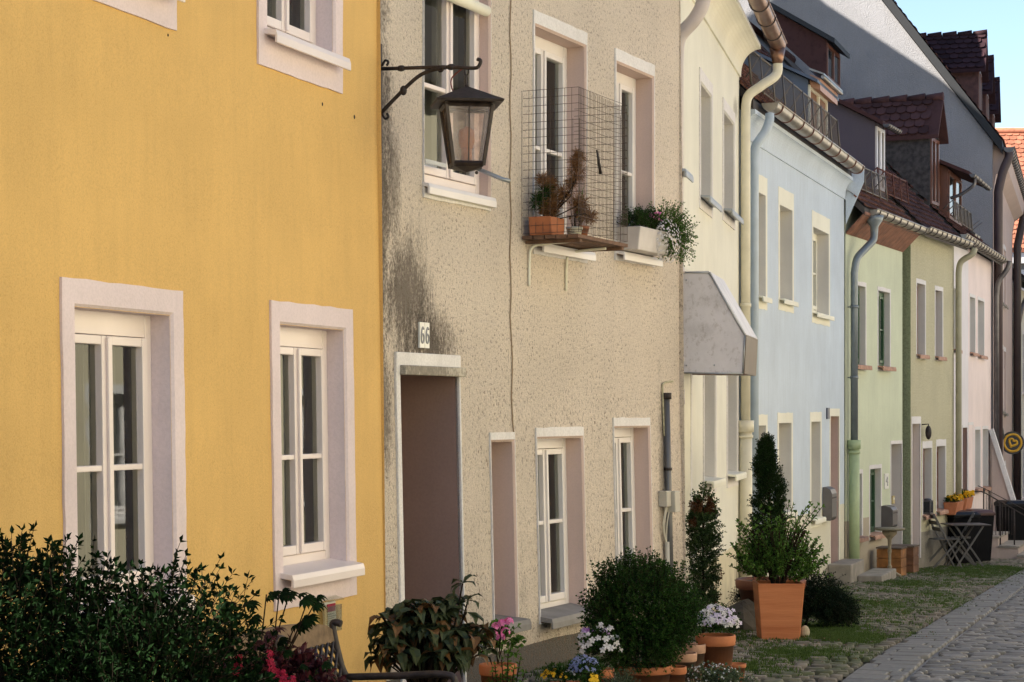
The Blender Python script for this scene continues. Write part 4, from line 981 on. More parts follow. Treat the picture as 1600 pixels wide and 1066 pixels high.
for (xy, mi) in tips:
    for j in range(3):
        t = P0(xy[0] + rnd.uniform(-9, 9), xy[1] + rnd.uniform(-5, 7)); fan(t, Vector((rnd.uniform(.1, 1) * (1 if xy[0] > 380 else -1), 0, -.2)), rnd.uniform(.035, .055), mi)
    st = Vector((-.12 + rnd.uniform(-.03, .03), .0, .45)); tw.tube(smooth_path([st, (st + P0(*xy)) / 2 + Vector((0, 0, .04)), P0(*xy)], 4), .0025, 4, cap=False)
crown(mb, tw, (-.05, .05, .55), (.26, .2, .22), 260, .08, 4, .045, .022, 1, -.6, .2); crown(mb, tw, (.02, .05, .40), (.30, .2, .25), 260, .08, 4, .04, .02, 0, -.6, .2)
tw.tube([(-.1, 0, -.02), (-.12, 0, .46)], [.014, .010], 6); mb.build('foliage', ['leaf_dark', 'leaf_maroon'], b); tw.build('branches', ['twig'], b)
b = thing('red_flowering_plant', 'low plant with hanging strings of red flowers in front of the bench', 'flowers', ((445 - 800) / F * 7.0, 7.0, 0))
mb = MB(); tw = MB(); fl = MB()
for (x_, y_) in ((424, 1022), (428, 1036), (433, 1050), (443, 1052), (452, 1060), (460, 1064), (372, 1044), (378, 1030), (466, 1072), (440, 1066)):
    for j in range(7): flower(fl, Vector(((x_ - 445 + rnd.uniform(-4, 4)) / F * 7, rnd.uniform(-.03, .03) - .05, EYE + (HOR - y_ + rnd.uniform(-8, 8)) / F * 7)), Vector((rnd.uniform(-.5, .5), -1, .2)), .009, 0, 5)
crown(mb, tw, (0, .03, .50), (.20, .15, .22), 160, .08, 4, .03, .016, 0, -.5, .2); tw.tube([(0, 0, -.02), (0, 0, .5)], .01, 5)
mb.build('foliage', ['leaf_dark'], b); fl.build('flowers', ['petal_red'], b); tw.build('stems', ['twig'], b)

# cast iron bench
Yb = 8.9; bl = Vector((.333, .943)); rz = math.atan2(bl.y, bl.x)
b = thing('garden_bench', 'garden bench with wooden crest and latticed cast iron back by the yellow wall', 'bench', ((553 - 800) / F * Yb - .333 * 1.25, Yb - .943 * 1.25, 0), rz)
def bz(x, y): return EYE + (HOR - y) / F * Yb
mb = MB(); W_ = 1.25
def crest(u): t = (u / W_ - .5) * 2; return .70 + .07 * math.cos(t * math.pi / 2) ** .5 * (1 if abs(t) < .999 else 0)
for s_ in (0, W_):
    mb = MB(); mb.tube(smooth_path([(s_, .06, 0), (s_, .0, .38), (s_, .06, .55), (s_, .10, .71), (s_, .09, .735), (s_, .06, .73)], 5), .016, 8)
    mb.tube(smooth_path([(s_, -.46, 0), (s_, -.44, .3), (s_, -.47, .49), (s_, -.42, .53), (s_, -.2, .515), (s_, .03, .50)], 5), .016, 8)
    mb.tube([(s_, -.45, .36), (s_, .0, .38)], .014, 8)
    mb.tube(smooth_path([(s_, -.44, .2), (s_, -.2, .30), (s_, .02, .2)], 5), .012, 6); mb.build('end_frame', ['iron'], b)
mb = MB(); vs = []; n = 16
for k in range(n):
    a, c_ = W_ * k / n, W_ * (k + 1) / n; mb.mesh([(a, .085, .655), (c_, .085, .655), (c_, .095, crest(c_)), (a, .095, crest(a)), (a, .115, .655), (c_, .115, .655), (c_, .125, crest(c_)), (a, .125, crest(a))], [(0, 1, 2, 3), (5, 4, 7, 6), (3, 2, 6, 7), (1, 0, 4, 5)])
mb.build('crest_rail', [plain('weathered_bench_wood', (.16, .105, .06), .85, var=.35, sc=22, bump=.4)], b)
mb = MB(); mb.tube([(W_ * .55 + .05 * math.cos(t / 12 * 6.283), .078, .70 + .035 * math.sin(t / 12 * 6.283)) for t in range(13)], .005, 5, cap=False); mb.ball((W_ * .55, .08, .70), (.022, .008, .018), 8, 6); mb.build('emblem', ['iron'], b)
mb = MB(); nn_ = 22
for k in range(-8, nn_):
    for sg in (1, -1):
        a = W_ * k / nn_; dz = .20; x0, x1 = a, a + .20; 
        if sg < 0: x0, x1 = x1, x0
        z0, z1 = .43, .655
        if x0 < 0: z0 += (0 - x0) / (x1 - x0) * (z1 - z0); x0 = 0
        if x1 < 0: z1 = z0 + (0 - x0) / (x1 - x0) * (z1 - z0) if x1 != x0 else z1; x1 = 0
        if x0 > W_ and x1 > W_: continue
        if x1 > W_: z1 = z0 + (W_ - x0) / (x1 - x0) * (z1 - z0); x1 = W_
        if x0 > W_: z0 = z1 - (x1 - W_) / (x1 - x0) * (z1 - z0); x0 = W_
        if z1 - z0 < .02: continue
        vo = .09 if sg > 0 else .098; mb.tube([(x0, vo - (.66 - z0) * .28, z0), (x1, vo - (.66 - z1) * .28, z1)], .0075, 5)
mb.tube([(0, .03, .43), (W_, .03, .43)], .012, 6); mb.build('lattice_back', ['iron'], b)
for k in range(5):
    mb = MB(); mb.box(.0, W_, -.42 + k * .085, -.355 + k * .085, .385, .41); mb.build('seat_slat', ['iron' if k == 9 else 'twig'], b, bevel=.004)

# clear leaflet box on the wall
u, z = H1.loc(497, 985); wp = H1.world(u, -.02, z)
b = thing('leaflet_box', 'clear acrylic leaflet holder on the yellow wall above the bench', 'leaflet holder', wp, H1.root.rotation_euler.z)
acr = N('clear_acrylic'); t_ = acr.n('BsdfTransparent'); t_.inputs[0].default_value = (.9, .92, .88, 1); g_ = acr.n('BsdfGlossy'); g_.inputs['Roughness'].default_value = .08
ms = acr.n('MixShader'); ms.inputs[0].default_value = .22; acr.l(t_.outputs[0], ms.inputs[1]); acr.l(g_.outputs[0], ms.inputs[2]); acr.l(ms.outputs[0], acr.out.inputs[0]); M['acrylic'] = acr.m
mb = MB(); w_, d_, h_ = .09, .075, .165
for (x0, x1, y0, y1, a, c) in ((-w_, w_, -.004, 0, 0, h_), (-w_, w_, -d_, -d_ + .004, 0, h_ * .8), (-w_, -w_ + .004, -d_, 0, 0, h_ * .8), (w_ - .004, w_, -d_, 0, 0, h_ * .8), (-w_, w_, -d_, 0, -.004, 0)): mb.box(x0, x1, y0, y1, a, c)
mb.build('holder', ['acrylic'], b); mb = MB(); mb.obox((0, -d_ * .6, h_ + .006), (w_ + .005, 0, 0), (0, d_ * .55, .012), (0, -.001, .003)); mb.build('lid', ['acrylic'], b)
mb = MB(); mb.obox((0, -.045, .075), (.07, 0, 0), (0, .006, 0), (0, .004, .075)); mb.build('leaflets', [plain('leaflet_paper', (.62, .60, .55), .7)], b)
mb = MB(); mb.box(-.05, .05, -.0565, -.0525, .10, .14); mb.build('leaflet_picture', ['petal_red'], b)
mb = MB()
for k in range(6): mb.box(-.055, .035 + .02 * (k % 2), -.0565, -.0525, .085 - k * .011, .089 - k * .011)
mb.build('printed_lines', ['digit'], b)

# wall lantern on its bracket
ul, zl = H2.loc(590, 105); 
zl_up = H2.loc(592, 108, 0)[1]; zl_lo = H2.loc(592, 178)[1]
b = thing('wall_lantern', 'black wrought iron lantern hanging from a scrolled wall bracket', 'lantern', H2.world(.05, 0, zl_up), H2.root.rotation_euler.z)
Lh = .575; dz = zl_lo - zl_up; k0 = 0.0
mb = MB(); mb.box(-.012, .012, -.016, .0, dz - .22, .14)
mb.tube(smooth_path([(0, -.01, 0), (0, -.2, -.008), (0, -.42, -.018), (0, Lh * -1, -.035), (0, -Lh - .04, -.03), (0, -Lh - .055, .0), (0, -Lh - .035, .012)], 5), .0105, 8)
mb.tube(smooth_path([(0, -.01, dz), (0, -.12, dz * .62), (0, -.24, dz * .25), (0, -.33, -.03), (0, -.42, -.02)], 5), .0115, 8)
for (v, z) in ((-.14, -.006), (-.45, -.02)): mb.ball((0, v, z), (.018, .028, .018), 8, 6)
mb.ball((0, -.155, dz * .52), (.018, .022, .028), 8, 6)
for (v0, z0, s_) in ((-.02, .015, 1), (-.02, dz - .0, -1), (-.36, -.01, -1)):
    mb.tube(smooth_path([(0, v0, z0), (0, v0 - .02, z0 + .03 * s_), (0, v0 - .04, z0 + .02 * s_), (0, v0 - .03, z0 + .0 * s_)], 4), .007, 6)
mb.build('bracket', ['iron'], b)
# lantern body centre
cv = -Lh + .03; 
mb = MB(); zt = -.15
mb.tube([(0, cv + .012 * math.cos(t * .6), -.05 + .022 * math.sin(t * .6)) for t in range(12)], .0045, 5, cap=False)
mb.tube([(.010 * math.cos(t * .6), cv, -.10 + .032 * math.sin(t * .6)) for t in range(12)], .0045, 5, cap=False)
mb.build('hanging_ring', ['iron'], b)
mb = MB(); mb.tube(smooth_path([(0, cv + .02, -.03), (.0, cv + .09, -.08), (0, cv + .09, -.14), (0, cv + .06, -.175)], 5), .004, 5); mb.build('wire', [plain('red_brown_wire', (.16, .03, .02), .5)], b)
ra = .57  # the lantern hangs turned a little
def RZ(x, y, z): return (x * math.cos(ra) - y * math.sin(ra), cv + x * math.sin(ra) + y * math.cos(ra), z)
ht = .135; wt, wb = .128, .082; hb = -.575 
ztop = -.225
mb = MB(); ap = RZ(0, 0, zt + .02); E = .185; cs = [RZ(sx * E, sy * E, ztop) for sx, sy in ((-1, -1), (1, -1), (1, 1), (-1, 1))]; cs2 = [RZ(sx * (E - .006), sy * (E - .006), ztop - .012) for sx, sy in ((-1, -1), (1, -1), (1, 1), (-1, 1))]
mb.mesh(cs + [ap], [(0, 1, 4), (1, 2, 4), (2, 3, 4), (3, 0, 4)]); mb.mesh(cs + cs2, [(1, 0, 4, 5), (2, 1, 5, 6), (3, 2, 6, 7), (0, 3, 7, 4), (4, 7, 6, 5)]); mb.ball(ap, .012, 8, 6)
mb.build('lantern_roof', ['iron'], b)
mb = MB(); z1, z0 = ztop - .012, hb
T = [(-wt, -wt), (wt, -wt), (wt, wt), (-wt, wt)]; B = [(-wb, -wb), (wb, -wb), (wb, wb), (-wb, wb)]
for i in range(4):
    j = (i + 1) % 4; mb.tube([RZ(*T[i], z1), RZ(*B[i], z0)], .0125, 4, smooth=False); mb.tube([RZ(*T[i], z1 - .012), RZ(*T[j], z1 - .012)], .012, 4, smooth=False); mb.tube([RZ(*B[i], z0 + .012), RZ(*B[j], z0 + .012)], .014, 4, smooth=False)
    tm = [(T[i][k] + T[j][k]) / 2 for k in (0, 1)]; bm_ = [(B[i][k] + B[j][k]) / 2 for k in (0, 1)]; mb.tube([RZ(*tm, z1), RZ(*bm_, z0)], .004, 4, smooth=False)
mb.mesh([RZ(*p, z0 - .004) for p in B] + [RZ(0, 0, z0 - .03)], [(0, 1, 4), (1, 2, 4), (2, 3, 4), (3, 0, 4)]); mb.ball(RZ(-.04, -.05, z0 - .035), .01, 6, 5)
mb.build('lantern_frame', ['iron'], b)
dg = N('dusty_glass'); t_ = dg.n('BsdfTransparent'); t_.inputs[0].default_value = (.86, .78, .72, 1); g_ = dg.n('BsdfGlossy'); g_.inputs['Roughness'].default_value = .05; d_ = dg.n('BsdfDiffuse'); d_.inputs[0].default_value = (.55, .45, .40, 1)
m1 = dg.n('MixShader'); m1.inputs[0].default_value = .1; m2 = dg.n('MixShader'); dg.l(dg.ramp(dg.noise(14, 6, .7), [(.35, .06), (.75, .42)]), m2.inputs[0])
dg.l(t_.outputs[0], m1.inputs[1]); dg.l(g_.outputs[0], m1.inputs[2]); dg.l(m1.outputs[0], m2.inputs[1]); dg.l(d_.outputs[0], m2.inputs[2]); dg.l(m2.outputs[0], dg.out.inputs[0]); M['dusty'] = dg.m
for i in range(4):
    j = (i + 1) % 4; mb = MB(); mb.face([RZ(*[c * .97 for c in B[i]], z0), RZ(*[c * .97 for c in B[j]], z0), RZ(*[c * .97 for c in T[j]], z1), RZ(*[c * .97 for c in T[i]], z1)]); mb.build('lantern_pane', ['dusty'], b)
mb = MB(); c_ = RZ(0, 0, 0); mb.lathe([(0, z0 + .02), (.03, z0 + .02), (.03, z0 + .10), (.022, z0 + .11), (.022, z0 + .20), (0, z0 + .205)], 14, (c_[0], c_[1], 0)); mb.lathe([(.035, z0 + .10), (.045, z0 + .14), (.042, z0 + .2), (.0, z0 + .225)], 12, (c_[0], c_[1], 0)); mb.build('lamp', [plain('orange_brown_lamp', (.45, .20, .10), .4)], b)

# wire cage on the window shelf
def ray2(px, Y): return Vector(((px - 800) / F * Y, Y))
ua, zf = H2.loc(815, 366); ua -= .0; zt_ = H2.loc(815, 142)[1]
b = thing('balcony_cage', 'wire mesh plant cage on a plank shelf under the tall upper window', 'wire cage', H2.world(ua, 0, zf), H2.root.rotation_euler.z)
dC = .40; lC = .86; hC = zt_ - zf
mb = MB()
for k in range(5): mb.box(-.01, lC + .01, -dC + k * .08, -dC + .072 + k * .08, -.035 - .004 * (k % 2), -.012)
for u in (.06, lC - .06): mb.box(u - .02, u + .02, -dC + .01, -.01, -.06, -.04)
mb.build('shelf', [plain('weathered_shelf_wood', (.14, .075, .045), .85, var=.4, sc=20, bump=.4)], b)
mb = MB(); r_ = .0016
nh = int(hC / .05)
for k in range(nh + 1):
    z = hC * k / nh + rnd.uniform(-.003, .003); mb.tube([(0, -.01, z), (.0, -dC, z + .002), (lC * .5, -dC - .004, z - .004), (lC, -dC, z), (lC, -.01, z)], r_, 4, cap=False, smooth=False)
for k in range(9): mb.tube([(0, -dC * k / 8, 0), (.004, -dC * k / 8, hC)], r_ if k % 8 else .0025, 4, cap=False, smooth=False); mb.tube([(lC, -dC * k / 8, 0), (lC, -dC * k / 8, hC * .93)], r_, 4, cap=False, smooth=False)
for k in range(1, 36): u = lC * k / 36; mb.tube([(u, -dC, 0), (u + rnd.uniform(-.004, .004), -dC - .003, hC * (1 - .03 * k / 36))], r_, 4, cap=False, smooth=False)
mb.build('mesh', [plain('rusty_mesh_wire', (.075, .05, .04), .7)], b)
for u in (.10, lC - .14):
    mb = MB(); mb.tube(smooth_path([(u, -.30, -.05), (u, -.12, -.06), (u, -.03, -.08), (u, -.012, -.16), (u, -.01, -.33)], 5), .009, 8); mb.build('support', ['cream_trim'], b)
mb = MB(); mb.tube([(lC * .33, -dC - .01, hC * .60), (lC * .40, -dC - .012, hC * .44)], [.006, .013], 8); mb.build('thermometer', ['iron'], b)
CR = H2.root.rotation_euler.z
def cage_thing(n, lab, cat, u, v, grp=None): return thing(n, lab, cat, H2.world(ua + u, v, zf - .01), CR, grp)
c = cage_thing('potted_conifer', 'dried brown dwarf conifer in a square terracotta pot inside the cage', 'potted plant', .11, -.13)
mb = MB(); mb.prism([(-.10, 0), (.10, 0), (.115, .12), (-.115, .12)], -.08, .08, 'y'); mb.build('pot', ['terracotta'], c, bevel=.006)
mb = MB(); tw = MB()
def tuft(mb, p, r, n, mi): 
    for i in range(n): d = rdir(); leaf(mb, p, d, rdir(), r * rnd.uniform(.7, 1.1), .0035, mi)
for (x_, y_, z_, r, mi) in ((0, -.02, .16, .09, 0), (.05, 0, .22, .08, 0), (-.05, .0, .22, .07, 1), (.1, -.02, .28, .08, 0), (.14, -.03, .36, .075, 0), (.16, -.02, .45, .07, 0), (.04, .03, .34, .07, 0), (.0, .02, .27, .08, 1), (.2, 0, .22, .09, 0), (.24, -.03, .13, .08, 0), (.05, .04, .18, .08, 1), (.19, -.01, .53, .06, 0), (-.03, 0, .37, .055, 0)):
    y_ -= x_ * .85; x_ *= .7
    for k in range(5): tuft(mb, Vector((x_ + rnd.uniform(-.03, .03), y_ + rnd.uniform(-.03, .03), z_ + rnd.uniform(-.03, .03))), r * .9, 60, mi)
    tw.tube([(0, 0, .1), ((x_) * .5, y_, .08 + z_ * .5), (x_, y_, z_)], .004, 5)
mb.build('foliage', ['leaf_brown', 'leaf_box'], c); tw.build('stem', ['twig'], c)
c = cage_thing('flowerpot', 'small clay pot with thin grass blades inside the cage', 'potted plant', .46, -.22)
pot_round(c, .06, .09); mb = MB()
for k in range(30): d = Vector((rnd.uniform(-.25, .25), rnd.uniform(-.25, .25), 1)); leaf(mb, Vector((0, 0, .08)), d, rdir(), rnd.uniform(.10, .32), .006, k % 2)
mb.build('foliage', ['leaf_mid', 'leaf_brown'], c)
c = cage_thing('flowerpot', 'low white pot with dry flower heads inside the cage', 'potted plant', .29, -.25)
pot_round(c, .055, .07, 'cream_trim'); mb = MB()
for k in range(26): p = Vector((rnd.uniform(-.05, .06), rnd.uniform(-.05, .05), rnd.uniform(.1, .26))); mb.ball(p, .008, 5, 4, 0); mb.tube([(p.x * .3, p.y * .3, .05), p], .0015, 3, 1)
mb.build('foliage', ['leaf_brown', 'twig'], c)

# white flower box with hanging flowers
uc, zc = H2.loc(962, 396); 
b = thing('flower_box', 'white window box with trailing white flowers and greenery under the upper window', 'flower box', H2.world(wC[0] - .02, -.10, wC[2] + .02), CR)
mb = MB(); mb.prism([(-.08, 0), (.08, 0), (.10, .17), (-.10, .17)], .0, .62, 'x'); mb.build('box', [plain('white_plastic_box', (.50, .46, .44), .5)], b, bevel=.008)
mb = MB(); tw = MB(); fl = MB()
crown(mb, tw, (.12, 0, .18), (.16, .10, .10), 130, .07, 5, .018, .008, 1, -.1, .2); crown(mb, tw, (.36, 0, .20), (.2, .12, .12), 160, .07, 5, .018, .008, 1, -.1, .2)
crown(mb, tw, (.60, -.05, .20), (.22, .14, .20), 230, .10, 6, .016, .010, 0, -.5, .25); crown(mb, tw, (.70, -.10, .13), (.24, .12, .19), 260, .10, 6, .016, .010, 0, -.9, .25, up=-.2)
for k in range(420):
    d = rdir(); p = Vector((.52 + .18 * d.x, -.12 + .08 * d.y, .10 + .16 * d.z)); flower(fl, p, d + Vector((0, -1, .2)), .009, 0, 5)
for k in range(30): p = Vector((.38 + rnd.uniform(-.06, .06), -.06 + rnd.uniform(-.05, .05), .27 + rnd.uniform(-.03, .03))); flower(fl, p, rdir(0), .011, 1, 5)
mb.build('foliage', ['leaf_mid', 'leaf_box'], b); fl.build('flowers', ['petal_white', 'petal_pink'], b); tw.build('stems', ['twig'], b)

# rhododendron in a wicker basket
Yr = 9.6; b = thing('rhododendron', 'large leaved shrub with drooping bronze tinged leaves in a wicker basket', 'shrub', ((668 - 800) / F * Yr, Yr, 0))
mb = MB(); tw = MB()
for k in range(150):
    d = rdir(-.35); r = Vector((.25 * d.x, .20 * d.y, .22 * d.z)); p = Vector((rnd.uniform(-.02, .02), 0, .57)) + r * rnd.uniform(.5, 1.05)
    tw.tube(smooth_path([(0, 0, .25), tuple(Vector((0, 0, .42)) + r * .4), tuple(p)], 3), .004, 4, cap=False)
    n = rnd.randint(3, 6)
    for j in range(n):
        a = j * 2.4 + rnd.random(); o = Vector((math.cos(a), math.sin(a), rnd.uniform(-1.1, .25)))
        leaf(mb, p, o, (Vector((0, 0, 1)) + rdir() * .3), rnd.uniform(.075, .12), rnd.uniform(.042, .058), 0 if rnd.random() < .74 else 1, .18, .25)
for (x_, z_) in ((.165, .88), (.19, .80), (.15, .78), (-.16, .76), (-.05, .72), (.08, .74)):
    p = Vector((x_, 0, z_ - .03)); tw.tube([(x_ * .6, 0, .5), tuple(p)], .004, 4)
    for j in range(5): a = j * 1.3 + rnd.random(); leaf(mb, p, Vector((math.cos(a), math.sin(a), rnd.uniform(-.8, .5))), Vector((0, 0, 1)) + rdir() * .3, rnd.uniform(.07, .10), .034, 0, .18, .2)
mb.build('foliage', ['leaf_big', 'leaf_bronze'], b); tw.build('stems', ['twig'], b)
mb = MB(); mb.lathe([(0, .01), (.15, .01), (.19, .36), (.17, .36), (.16, .32), (0, .31)], 28)
for k in range(26):
    z = .02 + k * .0135; r = .152 + .038 * z / .36; mb.tube([((r + .004 * (1 if (t + k) % 2 else -1)) * math.cos(t / 28 * 6.283), (r + .004 * (1 if (t + k) % 2 else -1)) * math.sin(t / 28 * 6.283), z) for t in range(29)], .007, 4, cap=False)
mb.build('basket', [plain('dark_wicker', (.10, .06, .035), .7, var=.3)], b)
# pink geranium
Yg = 11.0; b = thing('geranium', 'pink flowering geranium in a pot just right of the bronze leaved shrub', 'potted plant', ((778 - 800) / F * Yg, Yg, 0))
pot_round(b, .10, .30); mb = MB(); tw = MB(); fl = MB(); crown(mb, tw, (0, 0, .40), (.10, .1, .12), 60, .06, 3, .03, .026, 0, -.4, .2)
for (x_, y_) in ((785, 975), (790, 988), (775, 980), (795, 972), (771, 990), (782, 996), (702, 970), (680, 982), (735, 985)):
    c = Vector(((x_ - 778) / F * Yg, -.12 if x_ > 750 else -1.35, EYE + (HOR - y_) / F * (Yg - (.12 if x_ > 750 else 1.35))))
    if x_ < 750: continue
    fl = MB()
    for k in range(12): d = rdir(-.3); flower(fl, c + d * .022, d, .014, 0, 5)
    fl.build('flower_head', ['petal_pink'], b)
    tw.tube([(0, 0, .3), tuple(c)], .003, 4)
mb.build('foliage', ['leaf_mid'], b); tw.build('stems', ['twig'], b)
# loose sprigs in front of the plaster wall
Ys = 10.6; b = thing('green_shrub', 'small bright green shrub with upright shoots by the roughcast wall', 'shrub', ((788 - 800) / F * Ys, Ys, 0))
mb = MB(); tw = MB()
for (x_, y_) in ((792, 1015), (799, 1022), (786, 1030), (811, 1032), (775, 1040), (768, 1050), (804, 1045), (790, 1050), (781, 1060), (815, 1050), (764, 1062)):
    t = Vector(((x_ - 788) / F * Ys, rnd.uniform(-.06, .06), EYE + (HOR - y_) / F * Ys)); base = Vector((t.x * .4, 0, .05)); d = t - base
    sprig(mb, tw, base, d, d.length, 15, .028, .016, 0, bend=.08, up=0, tr=.003)
mb.build('foliage', ['leaf_mid'], b); tw.build('stems', ['twig'], b)

# round box in a terracotta pot
Yx = 11.5; b = thing('potted_boxwood', 'big round clipped boxwood in a terracotta pot', 'potted plant', ((1008 - 800) / F * Yx, Yx, 0))
pot_round(b, .155, .235); mb = MB(); tw = MB()
crown(mb, tw, (-.02, 0, .50), (.31, .29, .275), 3000, .095, 6, .018, .011, 0, -.95, .26, core=.5)
for k in range(30): a = rnd.uniform(-.28, .25); sprig(mb, tw, Vector((a, rnd.uniform(-.1, .1), .66)), Vector((a * .8, 0, 1)), .15, 9, .017, .010, 0)
tw.tube([(0, 0, .2), (0, 0, .5)], .02, 6); mb.build('foliage', ['leaf_box'], b); tw.build('stems', ['twig'], b)
def flowerpot(name, lab, cat, px, Y, r, h, crowns, fls, leafm='leaf_mid', pot='terracotta', n=60, group=None, z=0, petals=5, fr=.016, lsz=(.022, .012)):
    b = thing(name, lab, cat, ((px - 800) / F * Y, Y, gz(Y) + z), 0, group); pot_round(b, r, h, pot)
    mb = MB(); tw = MB(); fl = MB(); fm = []
    for (c, rr, k) in crowns: crown(mb, tw, c, rr, k, .06, 4, lsz[0], lsz[1], 0, -.3, .2)
    for (m, c, rr, k) in fls:
        if m not in fm: fm.append(m)
        for i in range(k):
            d = rdir(-.1); p = Vector(c) + Vector((rr[0] * d.x, rr[1] * d.y, rr[2] * d.z)) * rnd.uniform(.85, 1.08); flower(fl, p, d * .6 + Vector((.1, -.7, .35)), fr * rnd.uniform(.8, 1.15), fm.index(m), petals)
    mb.build('foliage', [leafm], b); tw.build('stems', ['twig'], b)
    if fm: fl.build('flowers', fm, b)
    return b
flowerpot('potted_pansies', 'white and purple pansies in a small pot left of the round boxwood', 'potted plant', 938, 11.2, .075, .25, [((-.0, 0, .34), (.11, .10, .14), 130)], [('petal_white', (-.01, 0, .36), (.12, .11, .13), 46), ('petal_violet', (-.03, 0, .44), (.07, .08, .05), 8)], 'leaf_box', fr=.019)
flowerpot('flower_bowl', 'wide clay bowl of orange, white and pale blue small flowers by the wall foot', 'potted plant', 893, 11.0, .165, .19, [((-.07, 0, .22), (.10, .08, .05), 60), ((.07, 0, .24), (.09, .08, .08), 90)], [('petal_yellow', (-.09, 0, .235), (.08, .09, .035), 60), ('petal_blue', (.07, 0, .27), (.08, .08, .075), 170), ('petal_white', (-.01, 0, .25), (.03, .06, .02), 10)], 'leaf_box', fr=.0085)
flowerpot('yellow_pansy', 'single yellow pansy in a small pot beside the flower bowl', 'potted plant', 922, 10.8, .05, .16, [((0, 0, .20), (.05, .05, .07), 40)], [('petal_yellow', (.01, 0, .245), (.015, .03, .02), 3)], 'leaf_box', fr=.03)
flowerpot('grey_herb_pot', 'grey green herb tuft in front of the boxwood pot', 'potted plant', 972, 10.9, .07, .12, [((0, 0, .18), (.09, .08, .09), 150)], [], 'leaf_grey', lsz=(.014, .005))
flowerpot('potted_pansies', 'white and lilac pansies in a two tiered clay pot beside the cobbles', 'potted plant', 1118, 12.25, .118, .33, [((-.0, 0, .37), (.13, .11, .11), 130)], [('petal_white', (-.0, 0, .39), (.14, .12, .11), 60), ('petal_lilac', (.02, 0, .41), (.13, .12, .09), 40)], 'leaf_box', fr=.018)
flowerpot('tiny_white_flowers', 'low plant with tiny white blossoms in front of the clay pots', 'flowers', 1112, 11.7, .09, .08, [((-.0, 0, .10), (.17, .12, .07), 170), ((.12, 0, .08), (.12, .12, .06), 90)], [('petal_white', (0, 0, .12), (.17, .12, .10), 90)], 'leaf_grey', fr=.006)
for (px, Y, r, h, m, lab, z) in ((1052, 11.6, .075, .215, 'terracotta', 'empty clay pot just right of the boxwood pot', 0), (1066, 11.9, .085, .26, 'terracotta_pale', 'weathered pale clay pot, taller one behind the boxwood pot', 0), (1084, 12.15, .07, .285, 'terracotta_pale', 'weathered pale clay pot against the pansies pot', 0), (1150, 12.6, .062, .12, 'terracotta', 'small squat clay pot right of the lilac pansies', 0)):
    b = thing('clay_pot', lab, 'flower pot', ((px - 800) / F * Y, Y, gz(Y)), 0, 'empty clay pots'); pot_round(b, r, h, m)

# narrow hedge column with brown patches
Yh = 16.45; b = thing('narrow_shrub', 'narrow upright shrub with brown patches at the corner of the roughcast house', 'shrub', ((1099 - 800) / F * Yh, Yh, gz(Yh)))
mb = MB(); tw = MB(); 
for z_, r in ((.30, .11), (.50, .13), (.70, .14), (.88, .13), (1.0, .09)): crown(mb, tw, (rnd.uniform(-.01, .01), 0, z_), (r, r, .16), 230, .07, 5, .024, .014, 0, -.8, .2)
for k in range(8): sprig(mb, tw, Vector((rnd.uniform(-.1, .06), 0, 1.0)), Vector((rnd.uniform(-.3, .2), 0, 1)), .14, 7, .02, .012)
tw.tube([(0, 0, -.02), (0, 0, .9)], .012, 6); mb.build('foliage', ['leaf_hedge'], b); tw.build('stem', ['twig'], b)
# big square planter and its shrub
Yp = 16.1; g = gz(Yp); b = thing('terracotta_planter', 'tall square tapered terracotta planter holding a loose leafy shrub', 'planter', ((1216 - 800) / F * Yp, Yp, g), .0)
mb = MB(); r0, r1, h = .150, .183, .445; rim = .012
R4 = lambda r, z: [(-r, -r, z), (r, -r, z), (r, r, z), (-r, r, z)]
vs = R4(r0, 0) + R4(r1, h) + R4(r1 - .022, h) + R4(r1 - .03, h - .06)
mb.mesh(vs, [(3, 2, 1, 0)] + [(a + i, a + (i + 1) % 4, a + 4 + (i + 1) % 4, a + 4 + i) for a in (0, 4, 8) for i in range(4)] + [(12, 13, 14, 15)])
pm = N('planter_terracotta'); c_ = pm.mix(pm.ramp(pm.noise(3, 5, scale=(.5, .5, 5)), [(.35, 0.0), (.65, 1.0)]), (.40, .125, .045), (.54, .20, .08)); pm.col(c_); pm.rough(.8); pm.bump(pm.noise(30, 4, scale=(.3, .3, 6)), .5, .005)
mb.build('pot', [pm.m], b, bevel=.007)
mb = MB(); tw = MB()
for k in range(230):
    d = rdir(-.15); top = Vector((.38 * d.x, .28 * d.y, .42 + .42 * max(d.z, -.35) + .22)); L = (top - Vector((d.x * .1, d.y * .1, .44))); base = Vector((d.x * .1, d.y * .1, .44)) + L * rnd.uniform(.1, .5)
    sprig(mb, tw, base, L + rdir() * .1, L.length * rnd.uniform(.3, .62), 8, .034, .019, 0, bend=.35, tr=.0025)
for k in range(45): a = rnd.random() * 6.28; tw.tube(smooth_path([(.05 * math.cos(a), .05 * math.sin(a), .42), (.10 * math.cos(a), .1 * math.sin(a), .6), (.22 * math.cos(a), .2 * math.sin(a), .85)], 3), .004, 4, cap=False)
for (x_, y_) in ((1283, 792), (1275, 850), (1285, 872), (1150, 830), (1142, 860), (1160, 810), (1265, 785), (1290, 880), (1255, 800), (1148, 880), (1240, 790)):
    t = Vector(((x_ - 1216) / F * Yp, rnd.uniform(-.1, .1), EYE + (HOR - y_) / F * Yp - g)); s_ = Vector((t.x * .25, 0, t.z * .6 + .1))
    for j in range(2): sprig(mb, tw, s_, t - s_ + rdir() * .05, (t - s_).length, 13, .034, .019, 0, bend=.2, up=.0, tr=.003)
mb.build('foliage', ['leaf_mid'], b); tw.build('stems', ['twig'], b); s = MB(); s.box(-r1 + .03, r1 - .03, -r1 + .03, r1 - .03, h - .09, h - .055); s.build('soil', ['soil'], b)
